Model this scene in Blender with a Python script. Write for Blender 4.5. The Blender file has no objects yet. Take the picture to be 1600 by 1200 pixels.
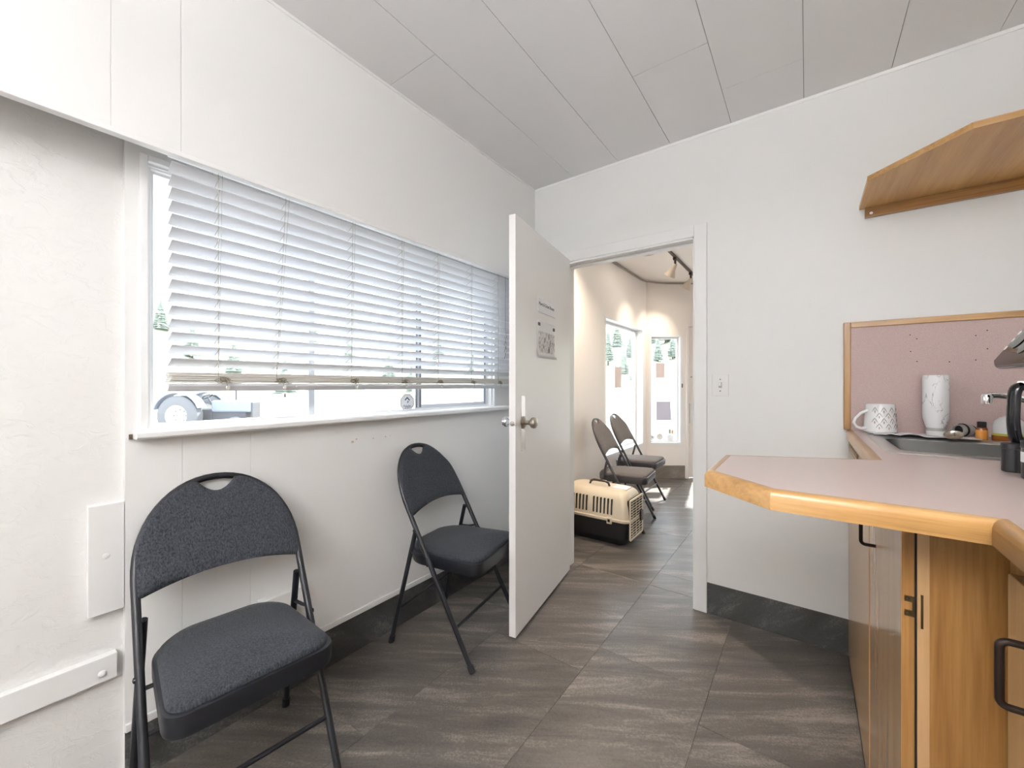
import bpy, bmesh, math, random
from mathutils import Vector, Matrix
random.seed(7)
S = bpy.context.scene
COL = S.collection
R = math.radians

# ------------------------------------------------------------------ camera
F_PX = 630.0
YAW = math.atan2(.5906, .807)
cam = bpy.data.cameras.new('camera')
cam.sensor_fit = 'HORIZONTAL'; cam.sensor_width = 36; cam.lens = 36 * F_PX / 1600
cam.shift_y = 2 / 1600; cam.clip_start = .01; cam.clip_end = 600
camo = bpy.data.objects.new('camera', cam); COL.objects.link(camo)
camo.location = (0, 0, 1.22); camo.rotation_euler = (R(90), 0, YAW)
S.camera = camo
# ------------------------------------------------------------------ world, sun, exposure
SKY = 2.6
world = bpy.data.worlds.new('world'); S.world = world; world.use_nodes = True
bg = world.node_tree.nodes['Background']
bg.inputs[0].default_value = (.82, .91, 1, 1); bg.inputs[1].default_value = SKY
sun = bpy.data.lights.new('sun', 'SUN'); sun.energy = 7; sun.angle = R(1.5); sun.color = (1, .95, .88)
suno = bpy.data.objects.new('sun', sun); COL.objects.link(suno)
suno.location = (0, 8, 12)
suno.rotation_euler = Vector((.12, -.74, -.66)).to_track_quat('-Z', 'Y').to_euler()
FILL_DOWN = 9.0; FILL_UP = 57.0  # strengths of the added fill lamp, downward and upward
S.view_settings.view_transform = 'Standard'; S.view_settings.look = 'None'
S.view_settings.exposure = 1.0; S.view_settings.gamma = 1; S.view_settings.use_curve_mapping = False

# ------------------------------------------------------------------ materials
def nt(name):
    m = bpy.data.materials.new(name); m.use_nodes = True
    t = m.node_tree; b = t.nodes['Principled BSDF']
    return m, t, b
def L(t, a, b): t.links.new(a, b)
def plain(name, col, rough=.5, metal=0, spec=.5, coat=0, bump=0, bscale=200, emit=None, est=0):
    m, t, b = nt(name)
    b.inputs['Base Color'].default_value = (*col, 1); b.inputs['Roughness'].default_value = rough
    b.inputs['Metallic'].default_value = metal; b.inputs['Specular IOR Level'].default_value = spec
    b.inputs['Coat Weight'].default_value = coat
    if emit: b.inputs['Emission Color'].default_value = (*emit, 1); b.inputs['Emission Strength'].default_value = est
    if bump:
        tc = t.nodes.new('ShaderNodeTexCoord'); n = t.nodes.new('ShaderNodeTexNoise'); n.inputs['Scale'].default_value = bscale
        n.inputs['Detail'].default_value = 3
        bp = t.nodes.new('ShaderNodeBump'); bp.inputs['Strength'].default_value = bump; bp.inputs['Distance'].default_value = .002
        L(t, tc.outputs['Object'], n.inputs['Vector']); L(t, n.outputs['Fac'], bp.inputs['Height']); L(t, bp.outputs[0], b.inputs['Normal'])
    return m
def ramp(t, stops):
    r = t.nodes.new('ShaderNodeValToRGB'); e = r.color_ramp.elements
    while len(e) < len(stops): e.new(.5)
    for k, (p, c) in enumerate(stops): e[k].position = p; e[k].color = (*c, 1)
    return r
def coords(t, scale=(1, 1, 1), rot=(0, 0, 0), rnd=True):
    tc = t.nodes.new('ShaderNodeTexCoord'); mp = t.nodes.new('ShaderNodeMapping')
    mp.inputs['Scale'].default_value = scale; mp.inputs['Rotation'].default_value = rot
    if rnd:
        oi = t.nodes.new('ShaderNodeObjectInfo'); vm = t.nodes.new('ShaderNodeVectorMath'); vm.operation = 'MULTIPLY_ADD'
        cb = t.nodes.new('ShaderNodeCombineXYZ')
        for k in range(3): L(t, oi.outputs['Random'], cb.inputs[k])
        vm.inputs[1].default_value = (37.1, 23.7, 51.3)
        L(t, cb.outputs[0], vm.inputs[0]); L(t, tc.outputs['Object'], vm.inputs[2]); L(t, vm.outputs[0], mp.inputs['Vector'])
    else: L(t, tc.outputs['Object'], mp.inputs['Vector'])
    return mp.outputs[0]
def noise(t, vec, scale, detail=4, rough=.55, dist=0):
    n = t.nodes.new('ShaderNodeTexNoise'); n.inputs['Scale'].default_value = scale; n.inputs['Detail'].default_value = detail
    n.inputs['Roughness'].default_value = rough; n.inputs['Distortion'].default_value = dist
    L(t, vec, n.inputs['Vector']); return n.outputs['Fac']
def bump(t, b, h, strength, dist=.002):
    bp = t.nodes.new('ShaderNodeBump'); bp.inputs['Strength'].default_value = strength; bp.inputs['Distance'].default_value = dist
    L(t, h, bp.inputs['Height']); L(t, bp.outputs[0], b.inputs['Normal'])
def oak(name, axis, c1, c2, c3, rough=.32, rot=(0, 0, 0), bs=.12, coat=.25):
    m, t, b = nt(name)
    sc = [26, 26, 26]; sc[axis] = 1.6
    v = coords(t, sc, rot)
    f = noise(t, v, 1.0, 5, .6, .7)
    sc2 = [160, 160, 160]; sc2[axis] = 5
    g = noise(t, coords(t, sc2, rot), 1.0, 3, .6)
    mx = t.nodes.new('ShaderNodeMath'); mx.operation = 'MULTIPLY_ADD'; mx.inputs[1].default_value = .35; L(t, g, mx.inputs[0])
    m2 = t.nodes.new('ShaderNodeMath'); m2.operation = 'MULTIPLY'; m2.inputs[1].default_value = .65; L(t, f, m2.inputs[0]); L(t, m2.outputs[0], mx.inputs[2])
    r = ramp(t, [(.30, c1), (.5, c2), (.68, c3)]); L(t, mx.outputs[0], r.inputs[0]); L(t, r.outputs[0], b.inputs['Base Color'])
    b.inputs['Roughness'].default_value = rough; b.inputs['Coat Weight'].default_value = coat; b.inputs['Coat Roughness'].default_value = .15
    if bs: bump(t, b, g, bs, .001)
    return m
M = {}
M['wall'] = plain('white_wall_paint', (.80, .80, .795), .55, bump=.08, bscale=90)
M['trim'] = plain('white_gloss_trim', (.82, .82, .82), .35)
M['ceiling'] = plain('ceiling_tile_white', (.89, .89, .895), .6, bump=.05, bscale=160)
M['ceil_gap'] = plain('ceiling_joint', (.22, .22, .22), .8)
M['peach'] = plain('warm_lit_paint', (.86, .80, .755), .55)  # white walls coloured cream for the warm lamp light; the peach door shares it
M['door'] = plain('white_door_paint', (.83, .815, .805), .3)
def stucco():
    m, t, b = nt('trowelled_plaster')
    b.inputs['Base Color'].default_value = (.76, .755, .745, 1); b.inputs['Roughness'].default_value = .5
    v = coords(t, (1, 1, 1.6), rnd=False)
    a = noise(t, v, 14, 6, .62, .8); c = noise(t, v, 3.5, 2, .5)
    r = ramp(t, [(.47, (0, 0, 0)), (.56, (1, 1, 1))]); L(t, a, r.inputs[0])
    mm = t.nodes.new('ShaderNodeMath'); mm.operation = 'MULTIPLY_ADD'; mm.inputs[1].default_value = .5
    L(t, r.outputs[0], mm.inputs[0]); L(t, c, mm.inputs[2])
    bump(t, b, mm.outputs[0], .26, .008); return m
M['stucco'] = stucco()
def slate(name, sc, c1, c2, c3, rough, rot):
    m, t, b = nt(name)
    v = coords(t, (1, 1, 1), rot)
    mp = t.nodes.new('ShaderNodeMapping'); mp.inputs['Scale'].default_value = sc; L(t, v, mp.inputs['Vector'])
    a = noise(t, mp.outputs[0], 1, 8, .66, .5)
    g = noise(t, v, 130, 3, .7)
    ad = t.nodes.new('ShaderNodeMath'); ad.operation = 'MULTIPLY_ADD'; ad.inputs[1].default_value = .30; L(t, g, ad.inputs[0]); 
    m2 = t.nodes.new('ShaderNodeMath'); m2.operation = 'MULTIPLY'; m2.inputs[1].default_value = .70; L(t, a, m2.inputs[0]); L(t, m2.outputs[0], ad.inputs[2])
    r = ramp(t, [(.36, c1), (.52, c2), (.66, c3)]); L(t, ad.outputs[0], r.inputs[0]); L(t, r.outputs[0], b.inputs['Base Color'])
    b.inputs['Roughness'].default_value = rough; b.inputs['Specular IOR Level'].default_value = .5
    bump(t, b, ad.outputs[0], .15, .001); return m
M['floor'] = slate('slate_look_vinyl', (1.7, 13, 6), (.060, .052, .046), (.115, .100, .088), (.27, .24, .21), .30, (0, 0, R(-33)))
M['base'] = slate('slate_vinyl_base', (3, 3, 12), (.030, .030, .031), (.060, .059, .058), (.17, .168, .162), .4, (R(40), R(40), 0))
M['base2'] = slate('sunlit_slate_base', (3, 3, 12), (.14, .12, .10), (.22, .19, .16), (.34, .30, .26), .4, (R(40), R(40), 0))  # slate base lightened in colour for the sunlit next room
M['floor_gap'] = plain('floor_joint', (.02, .02, .02), .8)
OA = ((.19, .085, .022), (.31, .150, .042), (.40, .220, .070))
OB = ((.24, .12, .036), (.42, .235, .085), (.52, .32, .135))
M['oak_x'] = oak('oak_grain_across', 0, *OA); M['oak_y'] = oak('oak_grain_along', 1, *OA); M['oak_z'] = oak('oak_grain_upright', 2, *OA)
M['edge_x'] = oak('oak_edging_across', 0, *OB); M['edge_y'] = oak('oak_edging_along', 1, *OB)
M['edge_d'] = oak('oak_edging_diagonal', 0, *OB, rot=(0, 0, R(42)))
M['shelf'] = oak('oak_shelf_veneer', 1, (.48, .25, .075), (.58, .32, .105), (.66, .39, .14), .4)
M['oak_door'] = oak('oak_door_veneer', 2, (.47, .285, .135), (.51, .315, .155), (.55, .35, .18), .19, bs=0, coat=0)
M['oak_door'].node_tree.nodes['Principled BSDF'].inputs['Specular IOR Level'].default_value = .75
M['dark'] = plain('recess_shade', (.01, .008, .006), .8)  # black colour standing for the shade inside gaps, holes and openings
M['slot_wood'] = plain('shaded_slot_wood', (.16, .09, .04), .6)  # oak darkened in colour for the shade inside the finger slot
M['laminate'] = plain('pink_laminate', (.55, .445, .42), .30, bump=.02, bscale=300)
def cork():
    m, t, b = nt('pink_pinboard_cloth')
    g = noise(t, coords(t, (1, 1, 1), rnd=False), 420, 2, .6)
    r = ramp(t, [(.35, (.47, .355, .335)), (.65, (.56, .43, .41))]); L(t, g, r.inputs[0]); L(t, r.outputs[0], b.inputs['Base Color'])
    b.inputs['Roughness'].default_value = .85; bump(t, b, g, .3, .001); return m
M['pin'] = cork()
def fabric(name, c1, c2, sc=(260, 260, 90)):
    m, t, b = nt(name)
    v = coords(t, (1, 1, 1), rnd=False)
    mp = t.nodes.new('ShaderNodeMapping'); mp.inputs['Scale'].default_value = sc; L(t, v, mp.inputs['Vector'])
    g = noise(t, mp.outputs[0], 1.6, 3, .75); w = noise(t, v, 700, 1, .5)
    r = ramp(t, [(.32, c1), (.70, c2)]); L(t, g, r.inputs[0]); L(t, r.outputs[0], b.inputs['Base Color'])
    b.inputs['Roughness'].default_value = .9; b.inputs['Specular IOR Level'].default_value = .2
    b.inputs['Sheen Weight'].default_value = .06; b.inputs['Sheen Roughness'].default_value = .5
    bump(t, b, w, .4, .001); return m
M['fabric'] = fabric('charcoal_heather_fabric', (.010, .0115, .015), (.058, .063, .075), (150, 150, 48))
M['fabric2'] = fabric('taupe_heather_fabric', (.095, .082, .074), (.21, .185, .172), (150, 150, 48))
M['tube'] = plain('black_powder_coat', (.006, .007, .011), .42)
M['tube2'] = plain('charcoal_powder_coat', (.035, .034, .040), .35)
M['rubber'] = plain('black_rubber', (.008, .008, .009), .7)
M['slat'] = plain('white_faux_wood_slat', (.70, .71, .745), .4)
M['rail'] = plain('cream_blind_rail', (.64, .625, .585), .4)
M['cord'] = plain('grey_blind_cord', (.40, .38, .34), .8)
M['knot'] = plain('tan_blind_cord', (.22, .19, .14), .8)
M['alu'] = plain('white_aluminium', (.78, .79, .81), .4)
M['alu_m'] = plain('pale_grey_aluminium', (.60, .62, .66), .4)
M['alu_d'] = plain('grey_aluminium', (.22, .23, .25), .4, .5)
M['chrome'] = plain('chrome', (.85, .85, .87), .08, 1)
M['nickel'] = plain('satin_nickel', (.45, .41, .36), .28, 1)
M['steel'] = plain('brushed_stainless', (.55, .55, .54), .30, 1)
M['basin'] = plain('basin_stainless_shaded', (.115, .112, .108), .42, 1)  # same stainless as the rim, darkened for the dim reflections inside the bowl
M['bronze'] = plain('dark_bronze', (.035, .024, .020), .35, .6)
M['brass'] = plain('aged_brass', (.12, .085, .04), .4, .9)
M['plate'] = plain('bright_metal_plate', (.78, .74, .74), .22, .6)
M['ivory'] = plain('white_plastic', (.78, .78, .77), .3)
M['paper'] = plain('white_paper', (.80, .79, .80), .8)
M['paper_p'] = plain('pinkish_paper', (.70, .60, .58), .8)
M['paper_l'] = plain('lavender_paper', (.58, .57, .68), .8)
M['ink'] = plain('grey_ink', (.10, .09, .09), .8)
M['ink_b'] = plain('navy_ink', (.05, .08, .16), .7)
M['ink_o'] = plain('orange_ink', (.75, .35, .15), .7)
M['beige'] = plain('beige_plastic', (.66, .56, .42), .38)
M['blackp'] = plain('black_plastic', (.014, .014, .017), .35)
M['brownp'] = plain('brown_plastic', (.045, .026, .022), .35)
M['ceramic'] = plain('white_glaze', (.80, .80, .80), .18)
M['leafink'] = plain('green_grey_glaze', (.20, .21, .20), .3)
M['budink'] = plain('pink_glaze', (.60, .42, .38), .3)
M['amber'] = plain('amber_glass', (.28, .08, .012), .1, coat=.5)
M['orange'] = plain('orange_label', (.80, .33, .06), .5)
M['grey'] = plain('grey_plastic', (.42, .42, .41), .4)
M['smoke'] = plain('mirror_black', (.075, .062, .058), .10, .9)
M['gloss_black'] = plain('gloss_black', (.004, .004, .006), .16, spec=.35)
M['yellow'] = plain('yellow_green_band', (.62, .60, .10), .4)
M['lit'] = plain('fill_diffuser', (1, 1, 1), .5, emit=(1, .99, .975), est=FILL_DOWN)
M['lit_up'] = plain('fill_upper_diffuser', (1, 1, 1), .5, emit=(1, .99, .975), est=FILL_UP)
M['lit_w'] = plain('downlight_lens', (1, 1, 1), .5, emit=(1, .90, .78), est=25)
M['shade'] = plain('frosted_beige_shade', (.62, .52, .42), .4)
M['ctrim'] = plain('tan_wall_trim', (.36, .29, .25), .6)
M['chip'] = plain('exposed_pinkish_plaster', (.62, .46, .38), .9)
M['chip_d'] = plain('chipped_dark_wood', (.10, .07, .05), .9)
def glass():
    m = bpy.data.materials.new('window_glass'); m.use_nodes = True; t = m.node_tree
    for n in list(t.nodes): t.nodes.remove(n)
    o = t.nodes.new('ShaderNodeOutputMaterial'); tr = t.nodes.new('ShaderNodeBsdfTransparent'); gl = t.nodes.new('ShaderNodeBsdfGlossy')
    tr.inputs[0].default_value = (.96, .97, .97, 1)
    gl.inputs['Roughness'].default_value = .02; lw = t.nodes.new('ShaderNodeLayerWeight'); lw.inputs[0].default_value = .5; pw = t.nodes.new('ShaderNodeMath'); pw.operation = 'POWER'; pw.inputs[1].default_value = 5; L(t, lw.outputs['Facing'], pw.inputs[0])
    fr = t.nodes.new('ShaderNodeMath'); fr.operation = 'MULTIPLY_ADD'; fr.inputs[1].default_value = .5; fr.inputs[2].default_value = .02; L(t, pw.outputs[0], fr.inputs[0])
    mx = t.nodes.new('ShaderNodeMixShader'); L(t, fr.outputs[0], mx.inputs[0]); L(t, tr.outputs[0], mx.inputs[1]); L(t, gl.outputs[0], mx.inputs[2]); L(t, mx.outputs[0], o.inputs[0])
    return m
M['glass'] = glass()
def carafe_glass():
    m, t, b = nt('carafe_glass'); b.inputs['Transmission Weight'].default_value = .9; b.inputs['Base Color'].default_value = (.75, .70, .64, 1); b.inputs['Roughness'].default_value = .05
    return m
M['cglass'] = carafe_glass()
def marble():
    m, t, b = nt('white_marble_print'); v = coords(t, (1, 1, .7), (R(30), R(15), 0), False)
    a = noise(t, v, 13, 5, .6, 1.6)
    r = ramp(t, [(.482, (.82, .82, .83)), (.5, (.26, .26, .28)), (.518, (.82, .82, .83))]); L(t, a, r.inputs[0])
    k = noise(t, v, 22, 2, .5); r2 = ramp(t, [(.48, (0, 0, 0)), (.60, (1, 1, 1))]); L(t, k, r2.inputs[0])
    mx = t.nodes.new('ShaderNodeMix'); mx.data_type = 'RGBA'; L(t, r2.outputs[0], mx.inputs[0]); mx.inputs[6].default_value = (.82, .82, .83, 1); L(t, r.outputs[0], mx.inputs[7])
    L(t, mx.outputs[2], b.inputs['Base Color']); b.inputs['Roughness'].default_value = .3; return m
M['marble'] = marble()
def photo_print():
    m, t, b = nt('grey_photo_print'); v = coords(t, (1, 1, 1), rnd=False)
    a = noise(t, v, 55, 4, .7, .4); r = ramp(t, [(.36, (.30, .28, .28)), (.50, (.58, .54, .54)), (.60, (.74, .70, .70))]); L(t, a, r.inputs[0])
    L(t, r.outputs[0], b.inputs['Base Color']); b.inputs['Roughness'].default_value = .6; return m
M['photo'] = photo_print()
def ground():
    m, t, b = nt('pale_gravel_yard'); g = noise(t, coords(t, (1, 1, 1), rnd=False), .35, 6, .6)
    r = ramp(t, [(.35, (.30, .29, .275)), (.65, (.42, .41, .39))]); L(t, g, r.inputs[0]); L(t, r.outputs[0], b.inputs['Base Color']); b.inputs['Roughness'].default_value = .9; return m
M['ground'] = ground()
M['hill'] = plain('dry_grass_hill', (.46, .47, .38), .9)
M['needles'] = plain('conifer_needles', (.26, .29, .25), .9)
M['bark'] = plain('conifer_bark', (.12, .09, .07), .9)
M['tyre'] = plain('dusty_tyre', (.20, .20, .21), .8)
M['hub'] = plain('cream_wheel_disc', (.70, .68, .62), .5)
M['tractor'] = plain('faded_blue_grey_paint', (.30, .33, .40), .5)
M['tractor_d'] = plain('engine_grey', (.12, .12, .13), .6)

# ------------------------------------------------------------------ mesh helpers
def world_matrix(o):
    m = Matrix.Identity(4)
    while o is not None:
        m = Matrix.LocRotScale(o.location, o.rotation_euler, o.scale) @ m
        o = o.parent
    return m
class MB:
    def __init__(s): s.v = []; s.f = []
    def add(s, vs, fs):
        n = len(s.v); s.v += [tuple(p) for p in vs]; s.f += [tuple(i + n for i in f) for f in fs]; return s
    def box(s, x0, x1, y0, y1, z0, z1):
        if x0 > x1: x0, x1 = x1, x0
        if y0 > y1: y0, y1 = y1, y0
        vs = [(x0, y0, z0), (x1, y0, z0), (x1, y1, z0), (x0, y1, z0), (x0, y0, z1), (x1, y0, z1), (x1, y1, z1), (x0, y1, z1)]
        return s.add(vs, [(0, 3, 2, 1), (4, 5, 6, 7), (0, 1, 5, 4), (1, 2, 6, 5), (2, 3, 7, 6), (3, 0, 4, 7)])
    def prism(s, pts, z0, z1):      # polygon (ccw) in xy
        n = len(pts)
        vs = [(x, y, z0) for x, y in pts] + [(x, y, z1) for x, y in pts]
        return s.add(vs, [tuple(range(n - 1, -1, -1)), tuple(range(n, 2 * n))] + [(i, (i + 1) % n, n + (i + 1) % n, n + i) for i in range(n)])
    def loops(s, ls, cap0=True, cap1=True, closed=True):
        n = len(ls[0]); vs = [p for l in ls for p in l]; fs = []
        for k in range(len(ls) - 1):
            for i in range(n if closed else n - 1):
                j = (i + 1) % n; fs.append((k * n + i, k * n + j, (k + 1) * n + j, (k + 1) * n + i))
        if cap0: fs.append(tuple(range(n - 1, -1, -1)))
        if cap1: fs.append(tuple(range((len(ls) - 1) * n, len(ls) * n)))
        return s.add(vs, fs)
    def tube(s, pts, r, n=10, caps=True):
        pts = [Vector(p) for p in pts]; rs = r if isinstance(r, (list, tuple)) else [r] * len(pts)
        ls = []; prev = None
        for i, p in enumerate(pts):
            d = (pts[min(i + 1, len(pts) - 1)] - pts[max(i - 1, 0)]).normalized()
            if prev is None:
                u = d.orthogonal().normalized()
            else:
                u = (prev - d * prev.dot(d)).normalized()
            prev = u; w = d.cross(u)
            ls.append([p + rs[i] * (math.cos(2 * math.pi * k / n) * u + math.sin(2 * math.pi * k / n) * w) for k in range(n)])
        return s.loops(ls, caps, caps)
    def lathe(s, prof, n=32, c=(0, 0, 0), axis=None, caps=(True, True)):
        ls = [[Vector((r * math.cos(2 * math.pi * k / n), r * math.sin(2 * math.pi * k / n), z)) for k in range(n)] for r, z in prof]
        q = Vector(axis).to_track_quat('Z', 'Y') if axis is not None else None
        c = Vector(c)
        ls = [[(q @ p if q else p) + c for p in l] for l in ls]
        return s.loops(ls, *caps)
    def build(s, name, mat, parent=None, world=True, bevel=0, seg=2, sharp=40, kind=None, label=None, smooth=True):
        me = bpy.data.meshes.new(name)
        vs = s.v
        if parent is not None and world:
            im = world_matrix(parent).inverted(); vs = [tuple(im @ Vector(p)) for p in vs]
        me.from_pydata(vs, [], s.f)
        bm = bmesh.new(); bm.from_mesh(me); bmesh.ops.recalc_face_normals(bm, faces=bm.faces); bm.to_mesh(me); bm.free()
        if smooth:
            for p in me.polygons: p.use_smooth = True
            me.set_sharp_from_angle(angle=R(sharp))
        me.materials.append(M[mat] if isinstance(mat, str) else mat)
        o = bpy.data.objects.new(name, me); COL.objects.link(o)
        if parent is not None: o.parent = parent
        if bevel:
            b = o.modifiers.new('bevel', 'BEVEL'); b.width = bevel; b.segments = seg; b.limit_method = 'ANGLE'; b.angle_limit = R(40); b.harden_normals = True
        if kind: o['kind'] = kind
        if label: o['label'] = label
        return o
def B(*a): return MB().box(*a)
def tag(o, label, cat, group=None, kind=None):
    o['label'] = label; o['category'] = cat
    if group: o['group'] = group
    if kind: o['kind'] = kind
    return o
def thing(name, label, cat, loc=(0, 0, 0), rz=0, group=None, kind=None):
    o = bpy.data.objects.new(name, None); COL.objects.link(o); o.empty_display_size = .1
    o.location = loc; o.rotation_euler = (0, 0, rz)
    return tag(o, label, cat, group, kind)
def struct(o, label, cat): return tag(o, label, cat, kind='structure')
def rounded(pts, rad, n=6):
    out = []; k = len(pts)
    for i in range(k):
        p0, p, p1 = Vector(pts[i - 1]), Vector(pts[i]), Vector(pts[(i + 1) % k])
        r = rad[i] if isinstance(rad, (list, tuple)) else rad
        a = (p0 - p).normalized(); b = (p1 - p).normalized()
        ang = a.angle(b); d = r / math.tan(ang / 2)
        c = p + (a + b).normalized() * (r / math.sin(ang / 2))
        s0 = p + a * d - c; s1 = p + b * d - c
        t0 = math.atan2(s0.y, s0.x); dt = (math.atan2(s1.y, s1.x) - t0 + math.pi) % (2 * math.pi) - math.pi
        for j in range(n + 1):
            t = t0 + dt * j / n; out.append((c.x + r * math.cos(t), c.y + r * math.sin(t)))
    return out
def rrect(x0, x1, y0, y1, r, n=6): return rounded([(x0, y0), (x1, y0), (x1, y1), (x0, y1)], r, n)
def at_z(l, z): return [(x, y, z) for x, y in l]
def text_mesh(name, body, size, mat, parent, mtx, extrude=.0004):
    cu = bpy.data.curves.new(name, 'FONT'); cu.body = body; cu.size = size; cu.align_x = 'CENTER'; cu.align_y = 'CENTER'; cu.extrude = extrude
    tmp = bpy.data.objects.new('tmp', cu); COL.objects.link(tmp)
    bpy.context.view_layer.update()
    dg = bpy.context.evaluated_depsgraph_get()
    me = bpy.data.meshes.new_from_object(tmp.evaluated_get(dg)); bpy.data.objects.remove(tmp)
    me.name = name; me.transform(world_matrix(parent).inverted() @ mtx)
    me.materials.clear(); me.materials.append(M[mat])
    o = bpy.data.objects.new(name, me); COL.objects.link(o); o.parent = parent
    return o

# ------------------------------------------------------------------ the room
XL, YB, ZC, XR, YR = -1.675, 2.366, 2.58, .87, -2.2
SX, SZ = -1.532, 1.912           # valance face, valance underside
DX0, DX1, DZ = -1.300, -.497, 2.03   # doorway
# floor of slate-look tiles
fl = B(-1.9, 2.4, YR - .1, 7.2, -.06, -.0035).build('floor', 'floor_gap')
struct(fl, 'dark grey brown slate-look vinyl tile floor running through the doorway', 'floor')
TW, TL = .465, .93
tme = None
for i in range(-2, 7):
    x0 = -.78 + TW * i
    if x0 > 2.2 or x0 + TW < -1.9: continue
    off = 1.757 if i % 2 == 0 else 2.495
    for j in range(-5, 7):
        y0 = off + TL * j
        if y0 + TL < YR or y0 > 7: continue
        if i > 3 and y0 + TL < 2.5: continue
        if tme is None:
            o = B(.0008, TW - .0008, .0008, TL - .0008, -.0035, 0).build('tile', 'floor', smooth=False); tme = o.data
        else:
            o = bpy.data.objects.new('tile', tme); COL.objects.link(o)
        o.parent = fl; o.location = (x0, y0, 0)
# ceiling with foot-wide planks
ce = B(-1.9, 2.4, YR - .1, 7.2, ZC + .006, ZC + .12).build('ceiling', 'ceil_gap')
struct(ce, 'white ceiling of foot-wide tongue and groove tiles with fine dark joints', 'ceiling')
joints = {0: [1.15], 1: [-.3], 2: [.55], 3: [1.75], 4: [2.07], 5: [.9], 6: [1.6]}
for i in range(8):
    x0 = -1.5375 + .305 * i; x1 = min(x0 + .305, XR)
    ys = [YR] + joints.get(i, [.3]) + [YB]
    for a, b in zip(ys[:-1], ys[1:]):
        B(x0 + .0011, x1 - .0011, a + .0011, b - .0011, ZC, ZC + .0055).build('ceiling_tile', 'ceiling', ce, smooth=False)
B(-1.9, 2.3, YB + .12, 7.1, ZC - .012, ZC + .006).build('ceiling_board', 'peach', ce)
# back wall with the doorway
mb = MB(); mb.box(-1.9, DX0, YB, YB + .12, 0, ZC + .01).box(DX1, 2.4, YB, YB + .12, 0, ZC + .01).box(DX0, DX1, YB, YB + .12, DZ, ZC + .01)
struct(mb.build('wall_back', 'wall'), 'plain white back wall with the doorway and the light switch', 'wall')
struct(B(XR, XR + .1, YR, YB, 0, ZC + .01).build('wall_right', 'wall'), 'plain white wall behind the oak counter', 'wall')
struct(B(-1.9, XR + .1, YR - .1, YR, 0, ZC + .01).build('wall_rear', 'wall'), 'plain white wall opposite the doorway', 'wall')
# left wall: panelled part with the window, trowelled plaster part beside it
WY0, WY1, WZ0, WZ1 = .345, 2.06, 1.075, 1.915
XC = XL - .004
mb = MB()
mb.box(-1.83, XC, .2945, WY0, 0, ZC + .01).box(-1.83, XC, WY1, YB + .02, 0, ZC + .01).box(-1.83, XC, WY0, WY1, 0, WZ0).box(-1.83, XC, WY0, WY1, WZ1, ZC + .01)
wl = struct(mb.build('wall_left', 'wall'), 'white grooved panel wall under and around the blind window', 'wall')
gy = [.294, .434, .637, YB]
for a, b in zip(gy[:-1], gy[1:]):
    B(XC, XL, a + (.0002 if a > .3 else 0), b - .0002, 0, 1.06).build('panel', 'wall', wl, bevel=.0008, seg=1)
B(XC, XL, .294, .326, 1.06, SZ + .02).build('panel', 'wall', wl)
B(XC, XL, 2.10, YB, 1.06, SZ + .02).build('panel', 'wall', wl)
for y0, z0, w, h in ((1.055, .962, .020, .014), (1.075, .972, .012, .010), (1.165, .966, .012, .006), (1.235, .967, .008, .008), (1.262, .969, .007, .004)):
    c = (y0, z0); n = 9
    pts = [(XL + .0006, c[0] + w * .5 * math.cos(k * 6.283 / n) * random.uniform(.5, 1.1), c[1] + h * .5 * math.sin(k * 6.283 / n) * random.uniform(.5, 1.1)) for k in range(n)]
    MB().add(pts + [(XL - .001, p[1], p[2]) for p in pts], [tuple(range(n))] + [(i, (i + 1) % n, n + (i + 1) % n, n + i) for i in range(n)]).build('paint_chip', 'chip', wl, label='chipped pinkish patch in the white paint')
XS = -1.70
ws = struct(B(-1.83, XS, YR, .2945, 0, ZC + .01).build('wall_left_plaster', 'stucco'), 'white rough trowelled plaster wall beside the window', 'wall')
# valance (boxed-out upper wall)
vm = MB(); vm.box(-1.75, SX - .006, YR, YB, 1.985, ZC + .005).box(SX - .022, SX - .006, YR, YB, SZ + .004, 1.99)
vo = struct(vm.build('wall_left_valance', 'wall'), 'white grooved boxed-out upper wall hanging over the blind', 'wall')
gy = [YR, -.9, .241, .394, YB]
for a, b in zip(gy[:-1], gy[1:]):
    B(SX - .006, SX, a + .0002, b - .0002, SZ + .017, ZC).build('panel', 'wall', vo, bevel=.0008, seg=1)
struct(B(SX - .024, SX + .004, YR, YB, SZ, SZ + .016).build('trim_1', 'trim', bevel=.002), 'white moulding along the lower edge of the boxed-out wall', 'trim')
# cove strips at the ceiling
def strip(name, pts, label):
    return struct(MB().loops(pts).build(name, 'trim'), label, 'trim')
strip('trim_2', [[(x, YB, ZC), (x, YB - .007, ZC), (x, YB - .006, ZC - .006), (x, YB - .003, ZC - .012), (x, YB, ZC - .013)] for x in (SX, XR)], 'thin white cove strip between the ceiling and back wall')
strip('trim_3', [[(SX, y, ZC), (SX + .006, y, ZC), (SX + .005, y, ZC - .005), (SX + .003, y, ZC - .009), (SX, y, ZC - .010)] for y in (YR, YB)], 'thin white cove strip between the ceiling and boxed-out wall')
# baseboards
BH = .163
struct(B(DX1 + .064, .152, YB - .004, YB, 0, BH).build('baseboard_back', 'base'), 'dark slate-look vinyl baseboard beside the doorway', 'baseboard')
struct(B(XL, XL + .004, .294, YB, 0, BH).build('baseboard_left', 'base'), 'dark slate-look vinyl baseboard behind the folding chairs', 'baseboard')
struct(B(XL, XL + .009, .294, YB, BH, BH + .026).build('trim_4', 'trim', bevel=.003), 'white strip capping the dark baseboard behind the chairs', 'trim')
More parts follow.
